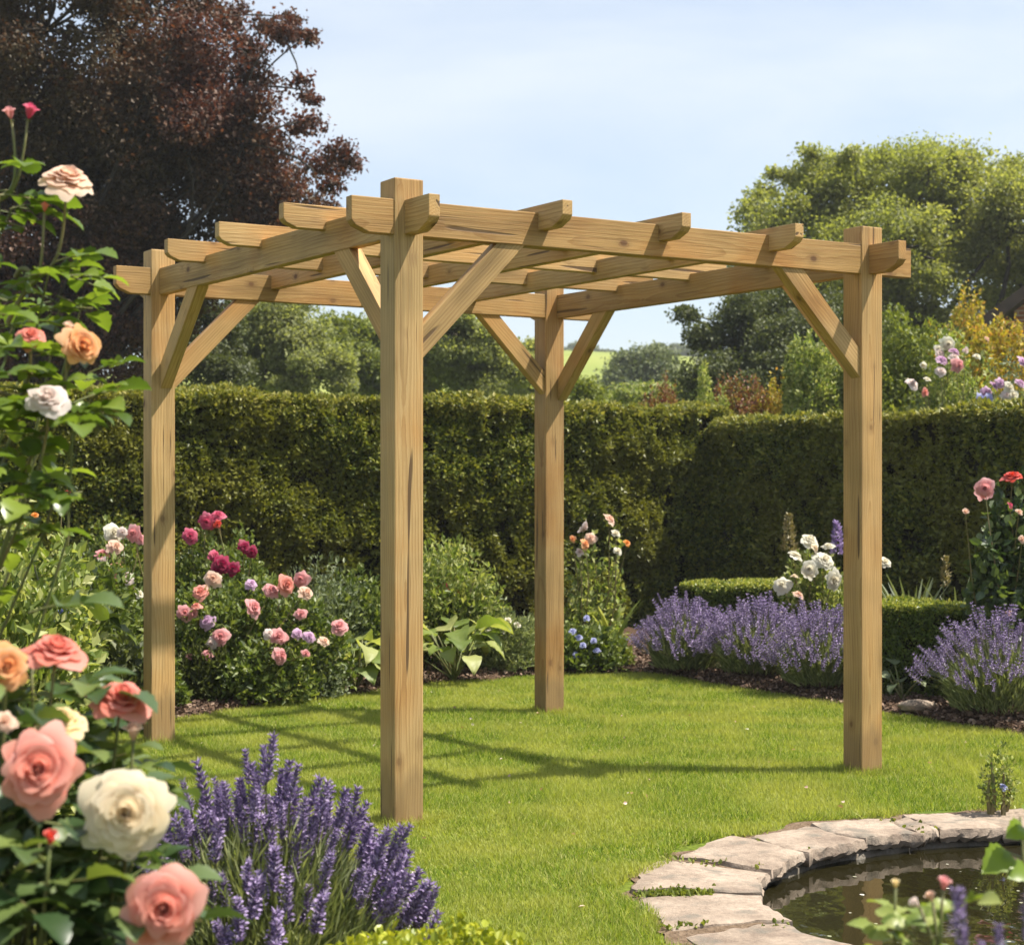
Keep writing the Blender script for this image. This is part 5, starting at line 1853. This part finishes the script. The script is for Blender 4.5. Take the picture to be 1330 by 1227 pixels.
B1 = (-1.42, 2.95, 0)
fg_rose('rose_bush', B1, 'tall rose with pale peach and apricot blooms at upper left', [
    (88, 224, 68, 'peach', 2.85, (.2, -.45, .85), 'hi', 'pale peach bloom at the top, seen from the side', (10, 420)),
    (110, 448, 54, 'apricot', 2.7, (.75, -.75, .15), 'hi', 'apricot bloom turned to the right'),
    (40, 433, 38, 'coral', 2.75, (.2, -.7, .6), 'hi', 'small half-open coral bloom', (-40, 520)),
    (61, 513, 54, 'blush', 2.65, (.1, -.75, .6), 'hi', 'blush white bloom above the hedge'),
    (12, 146, 16, 'midpink', 2.9, (-.25, -.1, 1), 'bud', 'pink bud at the very top left', (-45, 290)),
    (39, 143, 20, 'magenta', 2.9, (.25, -.1, 1), 'bud', 'opening pink bud at the top', (-40, 300)),
    (89, 424, 15, 'peach', 2.72, (.1, -.1, 1), 'bud', None, (60, 560)),
    (58, 268, 12, 'coral', 2.85, (.1, -.1, 1), 'bud', None, (20, 360)),
], 502, .047, [(20, 300, 2.9, 7, .05), (20, 380, 2.85, 12, .06), (10, 470, 2.75, 16, .07), (45, 560, 2.7, 9, .05), (-10, 560, 2.7, 16, .08), (5, 640, 2.6, 9, .05), (-60, 420, 2.9, 14, .1), (100, 520, 2.7, 2, .02)],
    leafmat(
    'young_rose_leaf', [(.06, .10, .018), (.12, .18, .025), (.20, .26, .04)], rough=.33, trans=.42, spec=.5), skip=.55, step=.055, ztop=1.80)

shrub('leafy_shrub', (gx(25, 5.), 5., 0), .22, .22, 1.22, 7000, .04, 77, M_SHRUBLT, 'pale leafy plant between the two foreground rose bushes at the left edge', 'shrub', lump=.4, holes=.35)
# golden clipped shrub at the bottom edge
hedge_ = shrub('golden_box', (gx(525, 2.95), 2.95, 0), .34, .26, .485, 17000, .016, 601, M_GOLD, 'yellow-green clipped shrub at the bottom edge in front of the lavender', 'shrub', tpl=T_WIDE, lump=.10, holes=.0, shell=.75, stems=5)

# lower right corner: blurred rosebuds, a lavender and a leafy shoot
fg_rose('rose_bush', (gx(1225, 2.15), 2.15, 0), 'thin rose shoot with pink buds before the pond at lower right', [
    (1226, 1145, 18, 'midpink', 2.12, (.1, -.1, 1), 'bud', 'pink bud at the top of the shoot'),
    (1209, 1163, 14, 'peach', 2.13, (-.3, -.1, 1), 'bud', None),
    (1188, 1172, 15, 'blush', 2.14, (-.7, -.1, .7), 'bud', None),
    (1163, 1146, 12, 'yellow', 2.2, (0, -.1, 1), 'bud', 'pale yellow bud on the left shoot'),
], 503, .030, [(1215, 1215, 2.15, 5, .02), (1250, 1190, 2.15, 2, .01), (1170, 1225, 2.2, 3, .015)], leafmat('lime_rose_leaf', [(.12, .17, .03), (.20, .25, .05), (.30, .33, .10)], rough=.4, trans=.35), cane_r=.003, skip=.80, step=.05)
lv = lavender((gx(1322, 1.75), 1.75, 0), .06, .08, .868, 12, 'blurred close lavender in the lower right corner', 206, .055, SPK, foliage=300, fh=.6, droop=.10)
g = Geo()
rt = root('leafy_shoot', (gx(1345, 2.5), 2.5, 0), 'leafy green shoot reaching in from the right over the pond', 'plant')
for (px, py, tx, ty, sz) in ((1308, 1105, 1268, 1140, .062), (1315, 1112, 1285, 1128, .03), (1330, 1075, 1300, 1090, .05), (1335, 1130, 1300, 1142, .05), (1345, 1060, 1325, 1040, .05)):
    a, b_ = at(px, py, 2.5), at(tx, ty, 2.45)
    g.inst(T_ROSELEAF, [a], frames([b_ - a], np.array([[.2, -.8, .6]])), [[sz, sz, sz]])
g.tube(curve((gx(1345, 2.5), 2.5, 0), at(1325, 1060, 2.5), .02, 8), np.linspace(.004, .002, 8), 6, 1)
g.tube(curve(at(1340, 1120, 2.5), at(1306, 1105, 2.5), .05, 5), .0015, 5, 1)
g.build('foliage', [leafmat('shoot_leaf', [(.13, .20, .015), (.18, .25, .02)], rough=.4, trans=.4), M_STEM], rt, True)
# weed at the corner of the pond edging
wd_ = shrub('pond_weed', (gx(1298, 6.55), 6.55, .03), .07, .07, .24, 620, .020, 702, M_SHRUBLT, 'yellow-green tuft of weed growing on the pond edging at the right', 'plant', stems=5, holes=.0)
bloom(wd_, at(1303, 1022, 6.5), .03, (.2, -.6, .7), 'blue', 'lo', 0)
